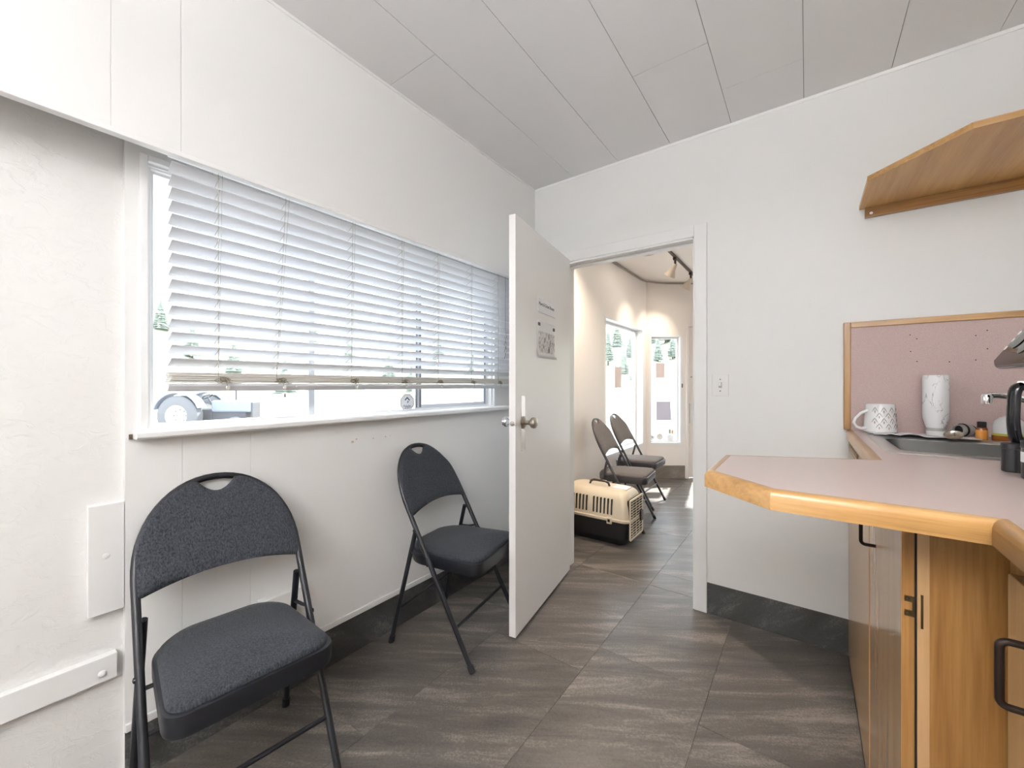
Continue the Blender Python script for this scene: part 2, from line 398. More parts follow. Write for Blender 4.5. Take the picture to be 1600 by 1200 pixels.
# door casing and jambs
CW = .064
mb = MB(); mb.box(DX1, DX1 + CW, YB - .011, YB, 0, DZ + CW).box(DX0 - CW, DX0, YB - .011, YB, 0, DZ + CW).box(DX0, DX1, YB - .011, YB, DZ, DZ + CW)
struct(mb.build('trim_5', 'trim', bevel=.003), 'white flat casing around the open doorway', 'trim')
mb = MB(); mb.box(DX0, DX1, YB - .005, YB + .125, DZ - .012, DZ).box(DX0, DX0 + .006, YB - .005, YB + .125, 0, DZ).box(DX1 - .006, DX1, YB - .005, YB + .125, 0, DZ)
mb.box(DX0 + .012, DX1 - .012, YB + .05, YB + .08, DZ - .024, DZ - .012)
struct(mb.build('trim_6', 'trim'), 'white jamb lining inside the open doorway', 'trim')
# rail and block on the plaster wall
rl = thing('bumper_rail', 'white painted wooden rail bolted along the plaster wall', 'rail', (XS, -.9, .345))
B(XS, XS + .026, YR, .278, .345, .418).build('board', 'trim', rl, bevel=.002)
for y in (.245, -.6, -1.5):
    MB().lathe([(.0, .0), (.009, 0), (.009, .003), (.0065, .006), (0, .007)], 16, (XS + .026, y, .372), (1, 0, 0)).build('bolt', 'trim', rl)
bl = thing('mounting_block', 'short white painted upright board on the plaster wall behind chair', 'board', (XS, .25, .545))
B(XS, XS + .027, 0.216, .2935, .545, .868).build('board', 'trim', bl, bevel=.002)
MB().lathe([(.0, .0), (.009, 0), (.0085, .0015), (.006, .0022), (0, .0022)], 16, (XS + .027, .253, .715), (1, 0, 0)).build('screw_plug', 'trim', bl)

# ------------------------------------------------------------------ window with three panes
wn = struct(thing('window_1', 'x', 'x', (XL, 1.2, WZ0)), 'wide three-pane window behind the half lowered white blind', 'window')
def frame(mb, x0, x1, y0, y1, z0, z1, w, wb=None):
    wb = w if wb is None else wb
    mb.box(x0, x1, y0, y0 + w, z0, z1).box(x0, x1, y1 - w, y1, z0, z1).box(x0, x1, y0 + w, y1 - w, z0, z0 + wb).box(x0, x1, y0 + w, y1 - w, z1 - w, z1)
    return mb
frame(MB(), -1.70, XL + .012, .326, 2.095, 1.055, SZ + .03, .020).build('casing', 'trim', wn, bevel=.003)
frame(MB(), -1.78, -1.688, .3455, 2.0755, 1.075, SZ + .01, .012).build('inner_stop', 'trim', wn, bevel=.002)
frame(MB(), -1.745, -1.705, .357, 2.063, 1.080, SZ + .0, .010, .014).build('window_frame', 'trim', wn, bevel=.001)
B(-1.74, -1.708, .872, .898, 1.09, 1.90).build('mullion', 'alu_m', wn, bevel=.002)
sl = frame(MB(), -1.735, -1.712, 1.475, 2.047, 1.092, 1.895, .022).build('sliding_sash', 'alu_m', wn, bevel=.002)
B(-1.712, -1.709, 1.482, 1.490, 1.10, 1.89).build('seal', 'alu_d', sl)
B(-1.712, -1.709, 2.028, 2.036, 1.10, 1.89).build('seal', 'alu_d', sl)
B(-1.712, -1.709, 1.49, 2.03, 1.868, 1.876).build('seal', 'alu_d', sl)
B(-1.738, -1.710, 1.452, 1.474, 1.092, 1.895).build('mullion', 'alu_m', wn, bevel=.002)
B(-1.710, -1.706, 1.456, 1.461, 1.10, 1.89).build('seal', 'alu_d', wn)
for y0, y1 in ((.37, .873), (.897, 1.453), (1.49, 2.03)):
    B(-1.724, -1.720, y0, y1, 1.092, 1.895).build('pane', 'glass', wn, smooth=False)
sill = MB().loops([[(-1.705, y, 1.055), (-1.628, y, 1.055), (-1.622, y, 1.061), (-1.622, y, 1.074), (-1.628, y, 1.081), (-1.705, y, 1.083)] for y in (.312, 2.19)])
sill.build('sill', 'trim', wn)
B(XL + .0002, XL + .006, .303, .311, 1.054, 1.070).build('chipped_corner', 'chip_d', wn)
# security decal on the middle pane
dc = thing('security_decal', 'octagonal security company decal stuck on the window pane', 'sticker', (-1.7195, 1.404, 1.082 + .0))
oc = [(1.404 + .048 * math.cos(R(22.5 + 45 * k)), 1.129 + .048 * math.sin(R(22.5 + 45 * k))) for k in range(8)]
MB().loops([[(x, a, b) for a, b in oc] for x in (-1.7199, -1.7190)]).build('backing', 'paper', dc)
oc2 = [(1.404 + (a - 1.404) * .9, 1.129 + (b - 1.129) * .9) for a, b in oc]
rim = MB()
for k in range(8):
    a, b, c, d = oc[k], oc[(k + 1) % 8], oc2[(k + 1) % 8], oc2[k]
    rim.add([(-1.7187, *q) for q in (a, b, c, d)], [(0, 1, 2, 3)])
rim.build('border', 'ctrim', dc)
def mx_face(c, right, up):      # matrix putting text (xy) on a plane
    r = Vector(right).normalized(); u = Vector(up).normalized(); n = r.cross(u)
    m = Matrix((r, u, n)).transposed().to_4x4(); m.translation = Vector(c); return m
text_mesh('lettering', 'Paladin', .018, 'ink_b', dc, mx_face((-1.7186, 1.404, 1.109), (0, 1, 0), (0, 0, 1)))
text_mesh('lettering', 'SECURITY', .008, 'ink_b', dc, mx_face((-1.7186, 1.404, 1.098), (0, 1, 0), (0, 0, 1)))
MB().add([(-1.7186, 1.404 + a, 1.137 + b) for a, b in ((-.018, .006), (0, .022), (.018, .004), (.013, .0), (0, .013), (-.013, .002))], [(0, 1, 4, 5), (1, 2, 3, 4)]).build('emblem', 'ink_b', dc)
MB().add([(-1.7186, 1.404 + a, 1.137 + b) for a, b in ((.0, .0), (.010, -.003), (.0, -.016), (.001, -.006))], [(0, 1, 2, 3)]).build('emblem', 'ink_b', dc)

# ------------------------------------------------------------------ blind
BX, BY0, BY1 = -1.59, .381, 2.16
bd = thing('window_blind', 'white wide-slat horizontal blind with tangled cords, half lowered', 'blind', (BX, 1.27, 1.2))
TILT = R(27); hw = .025; dx, dz = hw * math.cos(TILT), hw * math.sin(TILT)
sme = None; NS = 16; SP = .0403
def slat_z(k): return 1.908 - SP * k - dz
for k in range(NS):
    z = slat_z(k)
    if sme is None:
        nx, nz = -math.sin(TILT) * .0014, math.cos(TILT) * .0014
        mb = MB().loops([[(-dx - nx, y, -dz - nz), (dx - nx, y, dz - nz), (dx + nx, y, dz + nz), (-dx + nx, y, -dz + nz)] for y in (BY0 - 1.27, BY1 - 1.27)])
        o = mb.build('slat', 'slat', bd, world=False); sme = o.data
    else:
        o = bpy.data.objects.new('slat', sme); COL.objects.link(o); o.parent = bd
    o.location = (random.uniform(-.0006, .0006), 0, z - 1.2)
for k in range(5):          # gathered slats on the bottom rail
    z = 1.2285 + .0065 * k; e = .0022 * (k % 2)
    B(BX - .026 + e, BX + .0245 + e, BY0 - .006 + .002 * (k % 3), BY1, z, z + .0062).build('slat', 'rail', bd, bevel=.0012, seg=1)
MB().loops([[(BX - .027, y, 1.226), (BX - .020, y, 1.201), (BX + .016, y, 1.201), (BX + .0265, y, 1.217), (BX + .027, y, 1.226)] for y in (BY0 - .008, BY1)]).build('bottom_rail', 'slat', bd, sharp=20)
B(BX - .025, BX + .025, BY0, BY1, 1.935, 1.975).build('head_rail', 'slat', bd)
lad = [(.50, 0), (.715, -.035), (.987, -.008), (1.246, .0), (1.48, .0), (1.74, .0), (1.99, .0)]
for y, sk in lad:
    mb = MB()
    mb.tube([(BX + .0262, y, 1.94), (BX + .0262, y + sk, 1.25)], .0009, 5)
    mb.tube([(BX + .0262, y + .012, 1.94), (BX + .0275, y + sk * .6 + .004, 1.50), (BX + .0275, y + sk, 1.235)], .0007, 5)
    mb.tube([(BX - .0262, y, 1.94), (BX - .0262, y + sk, 1.25)], .0009, 5)
    for k in range(NS):
        z = slat_z(k); yy = y + sk * (1.94 - z) / .69
        mb.tube([(BX - .0255, yy + .004, z - dz - .004), (BX + .0255, yy + .004, z + dz - .004)], .0007, 4)
    mb.build('ladder_cord', 'cord', bd)
    rr = random.Random(int(y * 1000)); yy = y + sk
    pts = []
    for k in range(26):
        pts.append((BX + .029 + rr.uniform(0, .004), yy + .006 + .020 * math.sin(k * 1.7 + rr.random()) * rr.uniform(.4, 1.2) + .0007 * k, 1.237 + .011 * math.cos(k * 1.23 + rr.random()) * rr.uniform(.4, 1.1)))
    pts += [(BX + .029, yy + .022, 1.228), (BX + .0285, yy + .028, 1.214)]
    sm = []
    for a, b, c, d in zip([pts[0]] + pts, pts, pts[1:], pts[2:] + [pts[-1]]):
        for q in (0, .33, .66):
            sm.append(tuple(.5 * ((2 * b[i]) + (c[i] - a[i]) * q + (2 * a[i] - 5 * b[i] + 4 * c[i] - d[i]) * q * q + (3 * b[i] - a[i] - 3 * c[i] + d[i]) * q ** 3) for i in range(3)))
    MB().tube(sm, .0009, 5).build('cord_tangle', 'knot', bd, label='tangled tan cord ends')
    MB().lathe([(0, 0), (.007, 0), (.006, .003), (0, .004)], 14, (BX + .027, yy + .028, 1.212), (1, 0, 0)).build('cord_button', 'rail', bd)
pts = [(BX + .03, 2.06, 1.93)] + [(BX + .03 + .002 * math.sin(k), 2.06 + .012 * math.sin(k * 1.9), 1.55 - .012 * k + .02 * math.cos(k * 2.3)) for k in range(14)]
MB().tube(pts, .0011, 5).build('pull_cord', 'knot', bd)

# ------------------------------------------------------------------ door
HX, HY = -1.255, 2.358
dd = Vector((.1638, -.9865, 0)); dn = Vector((.9865, .1638, 0))   # along the leaf from the hinge, and out of its visible face
LW = .806
dr = struct(thing('door_1', 'x', 'x', (HX, HY, 0)), 'plain white flush door standing open into the room', 'door')
def dpt(k, n, z):               # k from the free edge towards the hinge, n out of the visible face
    p = Vector((HX, HY, 0)) + dd * (LW - k) + dn * n; return (p.x, p.y, z)
def dbox(k0, k1, n0, n1, z0, z1):
    return MB().loops([[dpt(k, n, z) for k, n in ((k0, n0), (k1, n0), (k1, n1), (k0, n1))] for z in (z0, z1)])
dbox(0, LW, -.035, 0, .012, 2.04).build('door_leaf', 'door', dr, bevel=.0015)
pl = dbox(.062, .105, 0, .0025, .897, 1.168).build('push_plate', 'plate', dr, bevel=.001)
dbox(.068, .11, -.0375, -.035, .897, 1.168).build('push_plate', 'plate', dr, bevel=.001)
kp = [(0, 0), (.031, 0), (.031, .003), (.024, .009), (.012, .013), (.011, .032), (.016, .038), (.0255, .046), (.028, .056), (.0255, .066), (.014, .073), (0, .075)]
kn = MB().lathe(kp, 28, dpt(.083, .0025, 1.036), dn).build('knob', 'nickel', dr)
MB().lathe(kp, 28, dpt(.083, -.0375, 1.036), -dn).build('knob', 'chrome', dr)
MB().lathe([(0, 0), (.012, 0), (.012, .002), (.007, .003), (.007, .008), (0, .009)], 18, dpt(.0, -.0175, 1.036), dd).build('latch_bolt', 'nickel', dr)
for z in (.25, 1.1, 1.8):
    MB().tube([dpt(LW + .002, -.039, z), dpt(LW + .002, -.039, z + .09)], .006, 10).build('hinge', 'nickel', dr)
    dbox(LW - .0005, LW + .0015, -.030, -.002, z, z + .09).build('hinge_leaf', 'nickel', dr)
# papers taped to the door
def door_paper(name, label, k0, k1, z0, z1, curl):
    mb = MB(); n = 10; vs = []; fs = []
    for i in range(n + 1):
        for j in range(n + 1):
            u, w = i / n, j / n
            c = curl * (max(0, abs(u - .5) - .33) * 6) ** 2 * max(0, .3 - w) * 3
            vs.append(dpt(k0 + (k1 - k0) * u, .0015 + c, z0 + (z1 - z0) * w))
    m = n + 1
    fs = [(i * m + j, (i + 1) * m + j, (i + 1) * m + j + 1, i * m + j + 1) for i in range(n) for j in range(n)]
    mb.add(vs, fs)
    t = thing(name, label, 'paper', dpt((k0 + k1) / 2, 0, z0))
    o = mb.build('sheet', 'paper', t)
    sd = o.modifiers.new('thick', 'SOLIDIFY'); sd.thickness = .0006; sd.offset = -1
    return t
def door_m(k, z): return mx_face(dpt(k, .0022, z), -dd, (0, 0, 1))
s1 = door_paper('door_sign', 'white paper strip with one printed line taped on door', .26, .53, 1.615, 1.70, .004)
text_mesh('lettering', 'Meet & Greet Room', .027, 'ink', s1, door_m(.395, 1.664))
s2 = door_paper('photo_sheet', 'paper sheet with grey printed group photo taped on door', .26, .53, 1.370, 1.572, .012)
dbox(.275, .515, .0019, .0023, 1.40, 1.515).build('photo_print', 'photo', s2)
for k, z in ((.285, 1.552), (.505, 1.545)):
    dbox(k - .016, k + .016, .0019, .0023, z - .009, z + .009).build('printed_corner', 'ink', s2)
rr = random.Random(3)
for q in range(16):
    k = .285 + .22 * rr.random(); z = 1.41 + .10 * rr.random()
    dbox(k - .004, k + .004, .0023, .0026, z - .012, z + .012).build('printed_figure', 'ink' if q % 3 else 'paper', s2)

# ------------------------------------------------------------------ switch and outlet
sw = thing('light_switch', 'white toggle light switch plate on wall beside doorway', 'switch', (-.369, YB, 1.163))
B(-.408, -.330, YB - .006, YB, 1.163, 1.278).build('plate', 'ivory', sw, bevel=.002)
B(-.375, -.363, YB - .018, YB - .005, 1.217, 1.236).build('toggle', 'ivory', sw, bevel=.002)
B(-.377, -.361, YB - .0066, YB - .0058, 1.206, 1.2365).build('slot', 'grey', sw)
for z in (1.190, 1.251):
    MB().lathe([(0, 0), (.0035, 0), (.003, .001), (0, .0012)], 12, (-.369, YB - .006, z), (0, -1, 0)).build('screw', 'alu_d', sw)
ob = thing('outlet_box', 'white surface outlet box low on the wall behind chair', 'outlet', (XL, .745, .34))
B(XL, XL + .036, .66, .83, .34, .41).build('housing', 'ivory', ob, bevel=.003)
for y in (.705, .785):
    r_ = MB().lathe([(0, 0), (.017, 0), (.017, .002), (0, .002)], 20, (XL + .036, y, .375), (1, 0, 0)).build('receptacle', 'trim', ob)
    for q in (-.006, .006): B(XL + .0378, XL + .0384, y + q - .001, y + q + .001, .375, .383).build('slot', 'dark', r_)

# ------------------------------------------------------------------ folding chairs
TH = math.atan(.545); CT, ST = math.cos(TH), math.sin(TH); HW = .216
QT = .914 / CT; QA = .745
def cq(w, q, n=0): return (-q * ST + n * CT, w, q * CT + n * ST)     # back plane -> chair space, n = out of the front of the back
def arch(w): return QA + (QT - .0 - QA) * max(0, 1 - abs(w / HW) ** 2.1) ** (1 / 2.1)
def make_chair(label, fab, tub, group):
    t = thing('folding_chair', label, 'chair', group=group)
    P = lambda mb, n, m, par=t, **k: mb.build(n, m, par, world=False, **k)
    path = [cq(-HW, .02), cq(-HW, .25), cq(-HW, .5), cq(-HW, QA)]
    N = 28
    for i in range(1, N):
        a = math.pi * i / N; c, s_ = math.cos(a), math.sin(a)
        w = -HW * math.copysign(abs(c) ** (2 / 2.1), c); q = QA + (QT - .011 - QA) * abs(s_) ** (2 / 2.1)
        path.append(cq(w, q))
    path += [cq(HW, QA), cq(HW, .5), cq(HW, .25), cq(HW, .02)]
    fr = P(MB().tube(path, .011, 12), 'frame', tub)
    for s in (-1, 1):
        P(MB().tube([cq(s * HW, .0), cq(s * HW, .03)], [.0135, .0125], 12), 'foot_cap', 'rubber')
        a, b = Vector((-.458, s * (HW - .002), 0)), Vector((-.316, s * (HW - .014), .560))
        P(MB().tube([a + (b - a) * .02, b], .0105, 12), 'leg', tub)
        P(MB().tube([a, a + (b - a) * .055], [.0135, .0125], 12), 'foot_cap', 'rubber')
        # flat folding link between main tube and rear leg, and pivot bolts
        p0, p1 = Vector(cq(s * (HW + .0), .52)), Vector((-.345, s * (HW - .012), .445))
        P(MB().tube([p0, (p0 + p1) / 2 + Vector((0, s * .004, -.006)), p1], .006, 8), 'link', tub)
        for p in (Vector(cq(s * (HW + .008), .50)), Vector((-.318, s * (HW - .004), .55))):
            P(MB().lathe([(0, 0), (.008, 0), (.007, .005), (0, .007)], 12, p, (0, s, 0)), 'bolt', tub)
    P(MB().tube([cq(-HW, .185), cq(HW, .185)], .0075, 10), 'stretcher', tub)
    P(MB().tube([(-.416, -HW, .165), (-.416, HW, .165)], .0075, 10), 'stretcher', tub)
    # seat
    out = rounded([(-.395, -.178), (.014, -.198), (.014, .198), (-.395, .178)], [.10, .05, .05, .10], 8)
    # let the rear edge bow backwards
    out = [(x - (.030 * (1 - (y / .178) ** 2) if x < -.33 and abs(y) < .178 else 0), y) for x, y in out]
    cxm = -.19
    def lp(k, z, tl=.05): return [(cxm + (x - cxm) * k, y * k, z + tl * (x - cxm) * .5) for x, y in out]
    pan = P(MB().loops([lp(.94, .386), lp(1.0, .388), lp(1.015, .398), lp(1.02, .434), lp(1.012, .442), lp(.985, .444), lp(.9, .442)]), 'seat_pan', tub)
    P(MB().loops([lp(.955, .438), lp(.968, .446), lp(.962, .456), lp(.925, .463), lp(.8, .468), lp(.5, .472), lp(.2, .473)]), 'seat_cushion', fab, sharp=70)
    P(MB().tube([(-.235, -.225, .41), (-.235, .225, .41)], .006, 8), 'pivot_rod', tub)
    # back pad
    n, m = 48, 14; hwp = HW + .003
    fr_, bk = [], []
    for i in range(n + 1):
        w = -hwp + 2 * hwp * i / n; e = 2 * i / n - 1
        wi = w * .972
        top = arch(wi) - .003
        if abs(w) < .068:
            g = abs(w) / .062
            top = min(top, QT - .064 + .056 * g ** 2.0)
        bot = .693 + .036 * (1 - e * e) + .018 * max(0, (abs(e) - .93) / .07) ** 2
        top = max(top, bot + .02)
        for j in range(m + 1):
            v = j / m; q = bot + (top - bot) * v
            ed = max(abs(e), abs(2 * v - 1)); d = 1 - ed ** 8
            cu = -.012 * (1 - e * e)          # shallow hollow
            fr_.append(cq(w, q, .008 + .017 * d + cu * d)); bk.append(cq(w, q, .002 - .012 * d + cu * d))
    k = m + 1; vs = fr_ + bk; o = len(fr_); fs = []
    for i in range(n):
        for j in range(m):
            a, b, c, d = i * k + j, (i + 1) * k + j, (i + 1) * k + j + 1, i * k + j + 1
            fs += [(a, b, c, d), (o + d, o + c, o + b, o + a)]
    for i in range(n):
        fs.append((i * k, o + i * k, o + (i + 1) * k, (i + 1) * k)); fs.append(((i + 1) * k + m, o + (i + 1) * k + m, o + i * k + m, i * k + m))
    for j in range(m):
        fs.append((j + 1, o + j + 1, o + j, j)); b0 = n * k; fs.append((b0 + j, o + b0 + j, o + b0 + j + 1, b0 + j + 1))
    P(MB().add(vs, fs), 'backrest', fab, sharp=75)
    return t
GC = 'padded folding chairs'
c1 = make_chair('charcoal fabric folding chair against the wall beside the upright white board', 'fabric', 'tube', GC)
def copy_tree(o, parent=None):
    c = o.copy(); COL.objects.link(c); c.parent = parent
    for ch in o.children: copy_tree(ch, c)
    return c
c1.location = (-1.1725, .4700, 0); c1.rotation_euler = (0, 0, -.107)
c2 = copy_tree(c1); c2.location = (-1.1809, 1.4952, 0); c2.rotation_euler = (0, 0, .165); c2['label'] = 'charcoal fabric folding chair partly behind the open white door'
c3 = make_chair('taupe padded folding chair right behind the pet carrier', 'fabric2', 'tube2', GC)
c3.location = (-1.103, 3.535, 0); c3.rotation_euler = (0, 0, .09)
c4 = copy_tree(c3); c4.location = (-1.2134, 4.2027, 0); c4.rotation_euler = (0, 0, .018); c4['label'] = 'taupe padded folding chair farther from pet carrier, beside the tall window'

# ------------------------------------------------------------------ counter
ZT, TK = 1.02, .038
poly = [(-.195, 1.035), (-.057, .912), (.222, .905), (.222, -1.4), (XR, -1.4), (XR, YB), (.143, YB), (.143, 1.464), (-.195, 1.308)]
# order above: front-left chamfer, front, near run, right wall, back wall, sink side, far slanted edge, left end
EW = .019
ct = thing('countertop', 'pink laminate countertop with oak edging and angled end over cabinets', 'countertop', (.5, 1.0, ZT - TK))
def offs(poly, d):
    n = len(poly); out = []
    for i in range(n):
        p0, p, p1 = Vector(poly[i - 1]), Vector(poly[i]), Vector(poly[(i + 1) % n])
        e0, e1 = (p - p0).normalized(), (p1 - p).normalized()
        n0, n1 = Vector((-e0.y, e0.x)), Vector((-e1.y, e1.x)); b = (n0 + n1).normalized()
        out.append(p + b * (d / max(.2, b.dot(n0))))
    return out
area = sum(poly[i - 1][0] * poly[i][1] - poly[i][0] * poly[i - 1][1] for i in range(len(poly)))
sgn = 1 if area > 0 else -1
lam = offs(poly, sgn * (EW + .0008))
lam = [(XR if abs(a[0] - XR) < 1e-6 else b.x, YB if abs(a[1] - YB) < 1e-6 else (a[1] if a[1] < -1 else b.y)) for a, b in zip(poly, lam)]
SKX0, SKX1, SKY0, SKY1 = .190, .70, 1.625, 2.150      # sink rim
hole = [(SKX0 + .012, SKY0 + .012), (SKX1 - .012, SKY0 + .012), (SKX1 - .012, SKY1 - .012), (SKX0 + .012, SKY1 - .012)]
bm = bmesh.new()
def ring(pts):
    vs = [bm.verts.new((x, y, ZT)) for x, y in pts]
    return [bm.edges.new((vs[i - 1], vs[i])) for i in range(len(vs))]
ed = ring(lam) + ring(hole)
bmesh.ops.triangle_fill(bm, edges=ed, use_beauty=True, use_dissolve=False)
ex = bmesh.ops.extrude_face_region(bm, geom=list(bm.faces))
bmesh.ops.translate(bm, verts=[g for g in ex['geom'] if isinstance(g, bmesh.types.BMVert)], vec=(0, 0, -TK + .002))
bm.verts.ensure_lookup_table(); bm.verts.index_update()
mb = MB().add([v.co[:] for v in bm.verts], [tuple(v.index for v in f.verts) for f in bm.faces]); bm.free()
mb.build('laminate_top', 'laminate', ct, smooth=False)
prof = [(0, -TK), (0, -.012), (.0025, -.005), (.007, -.0012), (.012, 0), (EW, .0002), (EW, -TK)]
lv = [offs(poly, sgn * d) for d, z in prof]
for i, mt in ((0, 'edge_d'), (1, 'edge_x'), (2, 'edge_y'), (6, 'edge_y'), (7, 'edge_d'), (8, 'edge_y')):
    j = (i + 1) % len(poly)
    l0 = [(lv[k][i].x, lv[k][i].y, ZT + z) for k, (d, z) in enumerate(prof)]
    l1 = [(lv[k][j].x, lv[k][j].y, ZT + z) for k, (d, z) in enumerate(prof)]
    if i == 2: l1 = [(p[0], -1.4, p[2]) for p in l1]
    if i == 6: l0 = [(q[0], YB, p[2]) for p, q in zip(l0, l1)]
    MB().loops([l0, l1]).build('edge_strip', mt, ct, sharp=50)
# ------------------------------------------------------------------ cabinets
bc = thing('base_cabinet', 'oak base cabinet with two doors below the sink', 'cabinet', (.5, 1.7, 0))
B(.172, XR - .01, 1.085, YB, .08, .10).box(.172, .190, 1.085, YB, 0, ZT - TK).box(.19, XR - .01, 1.085, 1.103, 0, ZT - TK).box(.19, XR - .01, YB - .018, YB, 0, ZT - TK).build('body', 'oak_z', bc)
B(.1705, .187, 1.082, 1.0855, 0, ZT - TK).build('face_frame', 'oak_door', bc)
def handle(par, x, y, z0, z1, out, r=.0045):
    rc = .010; p = [(x, y, z1)]
    for k in range(6): a = R(18 * k); p.append((x - out + rc - rc * math.sin(a), y, z1 - rc + rc * math.cos(a)))
    for k in range(6): a = R(18 * k); p.append((x - out + rc - rc * math.cos(a), y, z0 + rc - rc * math.sin(a)))
    p.append((x, y, z0))
    return MB().tube(p, r, 10).build('handle', 'bronze', par)
d1 = B(.150, .1715, 1.612, YB - .006, .012, .932).build('door', 'oak_door', bc, bevel=.002)
d2 = B(.150, .1715, 1.098, 1.588, .012, .955).build('door', 'oak_door', bc, bevel=.002)
B(.1504, .1714, 1.0970, 1.0984, .014, .953).build('edge_band', 'oak_z', d2)
handle(d2, .150, 1.47, .782, .882, .030)
hg = MB()
hg.box(.1545, .1660, 1.0962, 1.0985, .768, .780).box(.1545, .1660, 1.0962, 1.0985, .796, .808).box(.1655, .1715, 1.0950, 1.0985, .768, .808)
hg.tube([(.1745, 1.0885, .764), (.1745, 1.0885, .812)], .0036, 12)
hg.tube([(.1745, 1.0885, .756), (.1745, 1.0885, .764)], [.0018, .0032], 10); hg.tube([(.1745, 1.0885, .812), (.1745, 1.0885, .820)], [.0032, .0018], 10)
hg.box(.1750, .1785, 1.0800, 1.0830, .756, .820)
hgo = hg.build('hinge', 'brass', d2)
for z in (.774, .802):
    MB().lathe([(0, 0), (.0042, 0), (.003, .0018), (0, .0022)], 12, (.1585, 1.0962, z), (0, -1, 0)).build('screw', 'brass', hgo)
B(.1688, .1720, 1.0905, 1.0990, .03, .955).build('door_gap', 'dark', bc)  # black strip painted for the shaded gap beside the door
fs_ = B(.1475, .1720, 1.95, 2.30, .948, .962).build('finger_slot', 'slot_wood', bc)  # solid strip coloured like the shaded slot
B(.151, .1715, 1.612, YB - .006, .936, ZT - TK).build('top_rail', 'oak_door', bc)
nc = thing('drawer_cabinet', 'oak base cabinet with overlay doors near the coffee maker', 'cabinet', (.55, -.1, 0))
B(.286, XR - .01, -1.4, 1.0805, 0, ZT - TK).build('body', 'oak_z', nc)
for k, (y0, y1) in enumerate(((.50, 1.01), (-.05, .47), (-.60, -.08), (-1.15, -.63))):
    d = B(.264, .2865, y0, y1, .06, .914).build('door', 'oak_door', nc, bevel=.003)
    handle(d, .264, y1 - .085 if k % 2 == 0 else y0 + .085, .738, .836, .030, .0055)
# ------------------------------------------------------------------ sink and faucet
sk = thing('sink', 'stainless steel drop-in sink set in the pink countertop', 'sink', (.45, 1.88, ZT - .19))
def rr_(i, r, z): return at_z(rrect(SKX0 + i, SKX1 - i, SKY0 + i, SKY1 - i, r, 6), z)
bx0, bx1, by0, by1 = .232, .600, 1.665, 2.096
def bb(i, r, z): return at_z(rrect(bx0 + i, bx1 - i, by0 + i, by1 - i, r, 6), z)
MB().loops([rr_(.0, .030, ZT), rr_(.002, .03, ZT + .004), rr_(.008, .028, ZT + .006), bb(-.008, .055, ZT + .0045), bb(-.001, .05, ZT + .002), bb(.002, .049, ZT - .004)], False, False).build('rim', 'steel', sk, sharp=60)
MB().loops([bb(.002, .049, ZT - .004), bb(.003, .048, ZT - .01), bb(.012, .05, ZT - .165), bb(.03, .05, ZT - .185), bb(.12, .04, ZT - .19)], False, True).build('basin', 'basin', sk, sharp=60)
MB().lathe([(.0, .0), (.04, 0), (.042, .003), (.034, .004), (.03, .002), (0, .002)], 24, (.416, 1.887, ZT - .19)).build('drain', 'chrome', sk)
fc = thing('faucet', 'chrome swing-spout faucet behind the sink', 'faucet', (.648, 1.87, ZT + .005))
MB().lathe([(0, 0), (.028, 0), (.028, .01), (.018, .018), (.016, .07), (.018, .10), (.012, .112), (0, .114)], 24, (.648, 1.87, ZT + .004)).build('body', 'chrome', fc)
MB().tube([(.648, 1.87, 1.10), (.60, 1.87, 1.135), (.55, 1.868, 1.165), (.50, 1.865, 1.185), (.47, 1.863, 1.190), (.448, 1.862, 1.190)], [.011, .0095, .009, .009, .009, .010], 12).build('spout', 'chrome', fc)
MB().lathe([(0, 0), (.0125, 0), (.0135, .010), (.0135, .024), (.011, .030), (0, .031)], 20, (.446, 1.862, 1.163)).build('aerator', 'chrome', fc)
MB().tube([(.648, 1.87, 1.135), (.63, 1.90, 1.155), (.60, 1.95, 1.165)], [.007, .006, .005], 10).build('lever', 'chrome', fc)
# basket strainer leaning on the sink's rear rim
st = thing('sink_strainer', 'round steel sink strainer resting on the sink rim', 'strainer', (.418, 2.104, ZT))
MB().lathe([(0, .003), (.009, .003), (.011, 0), (.017, .002), (.023, .009), (.025, .0095), (.0255, .011), (.023, .0115), (.017, .0045), (.011, .003), (0, .005)], 28, (.424, 2.098, 1.034), (-.2, -.50, .84), (False, False)).build('cup', 'nickel', st)
MB().lathe([(0, 0), (.004, 0), (.0045, .008), (.006, .011), (0, .014)], 12, (.423, 2.0955, 1.038), (-.2, -.50, .84)).build('post', 'nickel', st)
# ------------------------------------------------------------------ things on the counter
pt = MB(); n, m = 22, 10; rg = random.Random(5); vs = []
for i in range(n + 1):
    for j in range(m + 1):
        x, y = .205 + .285 * i / n, 2.088 + .235 * j / m
        vs.append((x + .008 * math.sin(j * 1.3), y + .006 * math.sin(i * .9), ZT + (.0105 if y < 2.163 else .0015) + .008 * abs(math.sin(i * .55) * math.cos(j * .8)) * (1 if .15 < i / n < .5 and j < 4 else .15)))
fs = [(i * (m + 1) + j, (i + 1) * (m + 1) + j, (i + 1) * (m + 1) + j + 1, i * (m + 1) + j + 1) for i in range(n) for j in range(m)]
po = pt.add(vs, fs).build('paper_towel', 'paper'); sd = po.modifiers.new('thick', 'SOLIDIFY'); sd.thickness = .0008
tag(po, 'white paper towel spread on the counter behind the sink', 'towel')
ZP = ZT + .0036
mg = thing('mug', 'white ceramic mug with small leaf and bud pattern', 'mug', (.245, 2.262, ZP))
mc = Vector((.245, 2.262, ZP)); r0, r1, mh = .0535, .0465, .118
def mr(z): return r0 + (r1 - r0) * z / mh
MB().lathe([(0, 0), (r0 - .006, 0), (r0, .006), (r1, mh - .003), (r1 - .0015, mh), (r1 - .0035, mh - .002), (r0 - .005, .012), (0, .008)], 40, mc, caps=(True, True)).build('body', 'ceramic', mg)
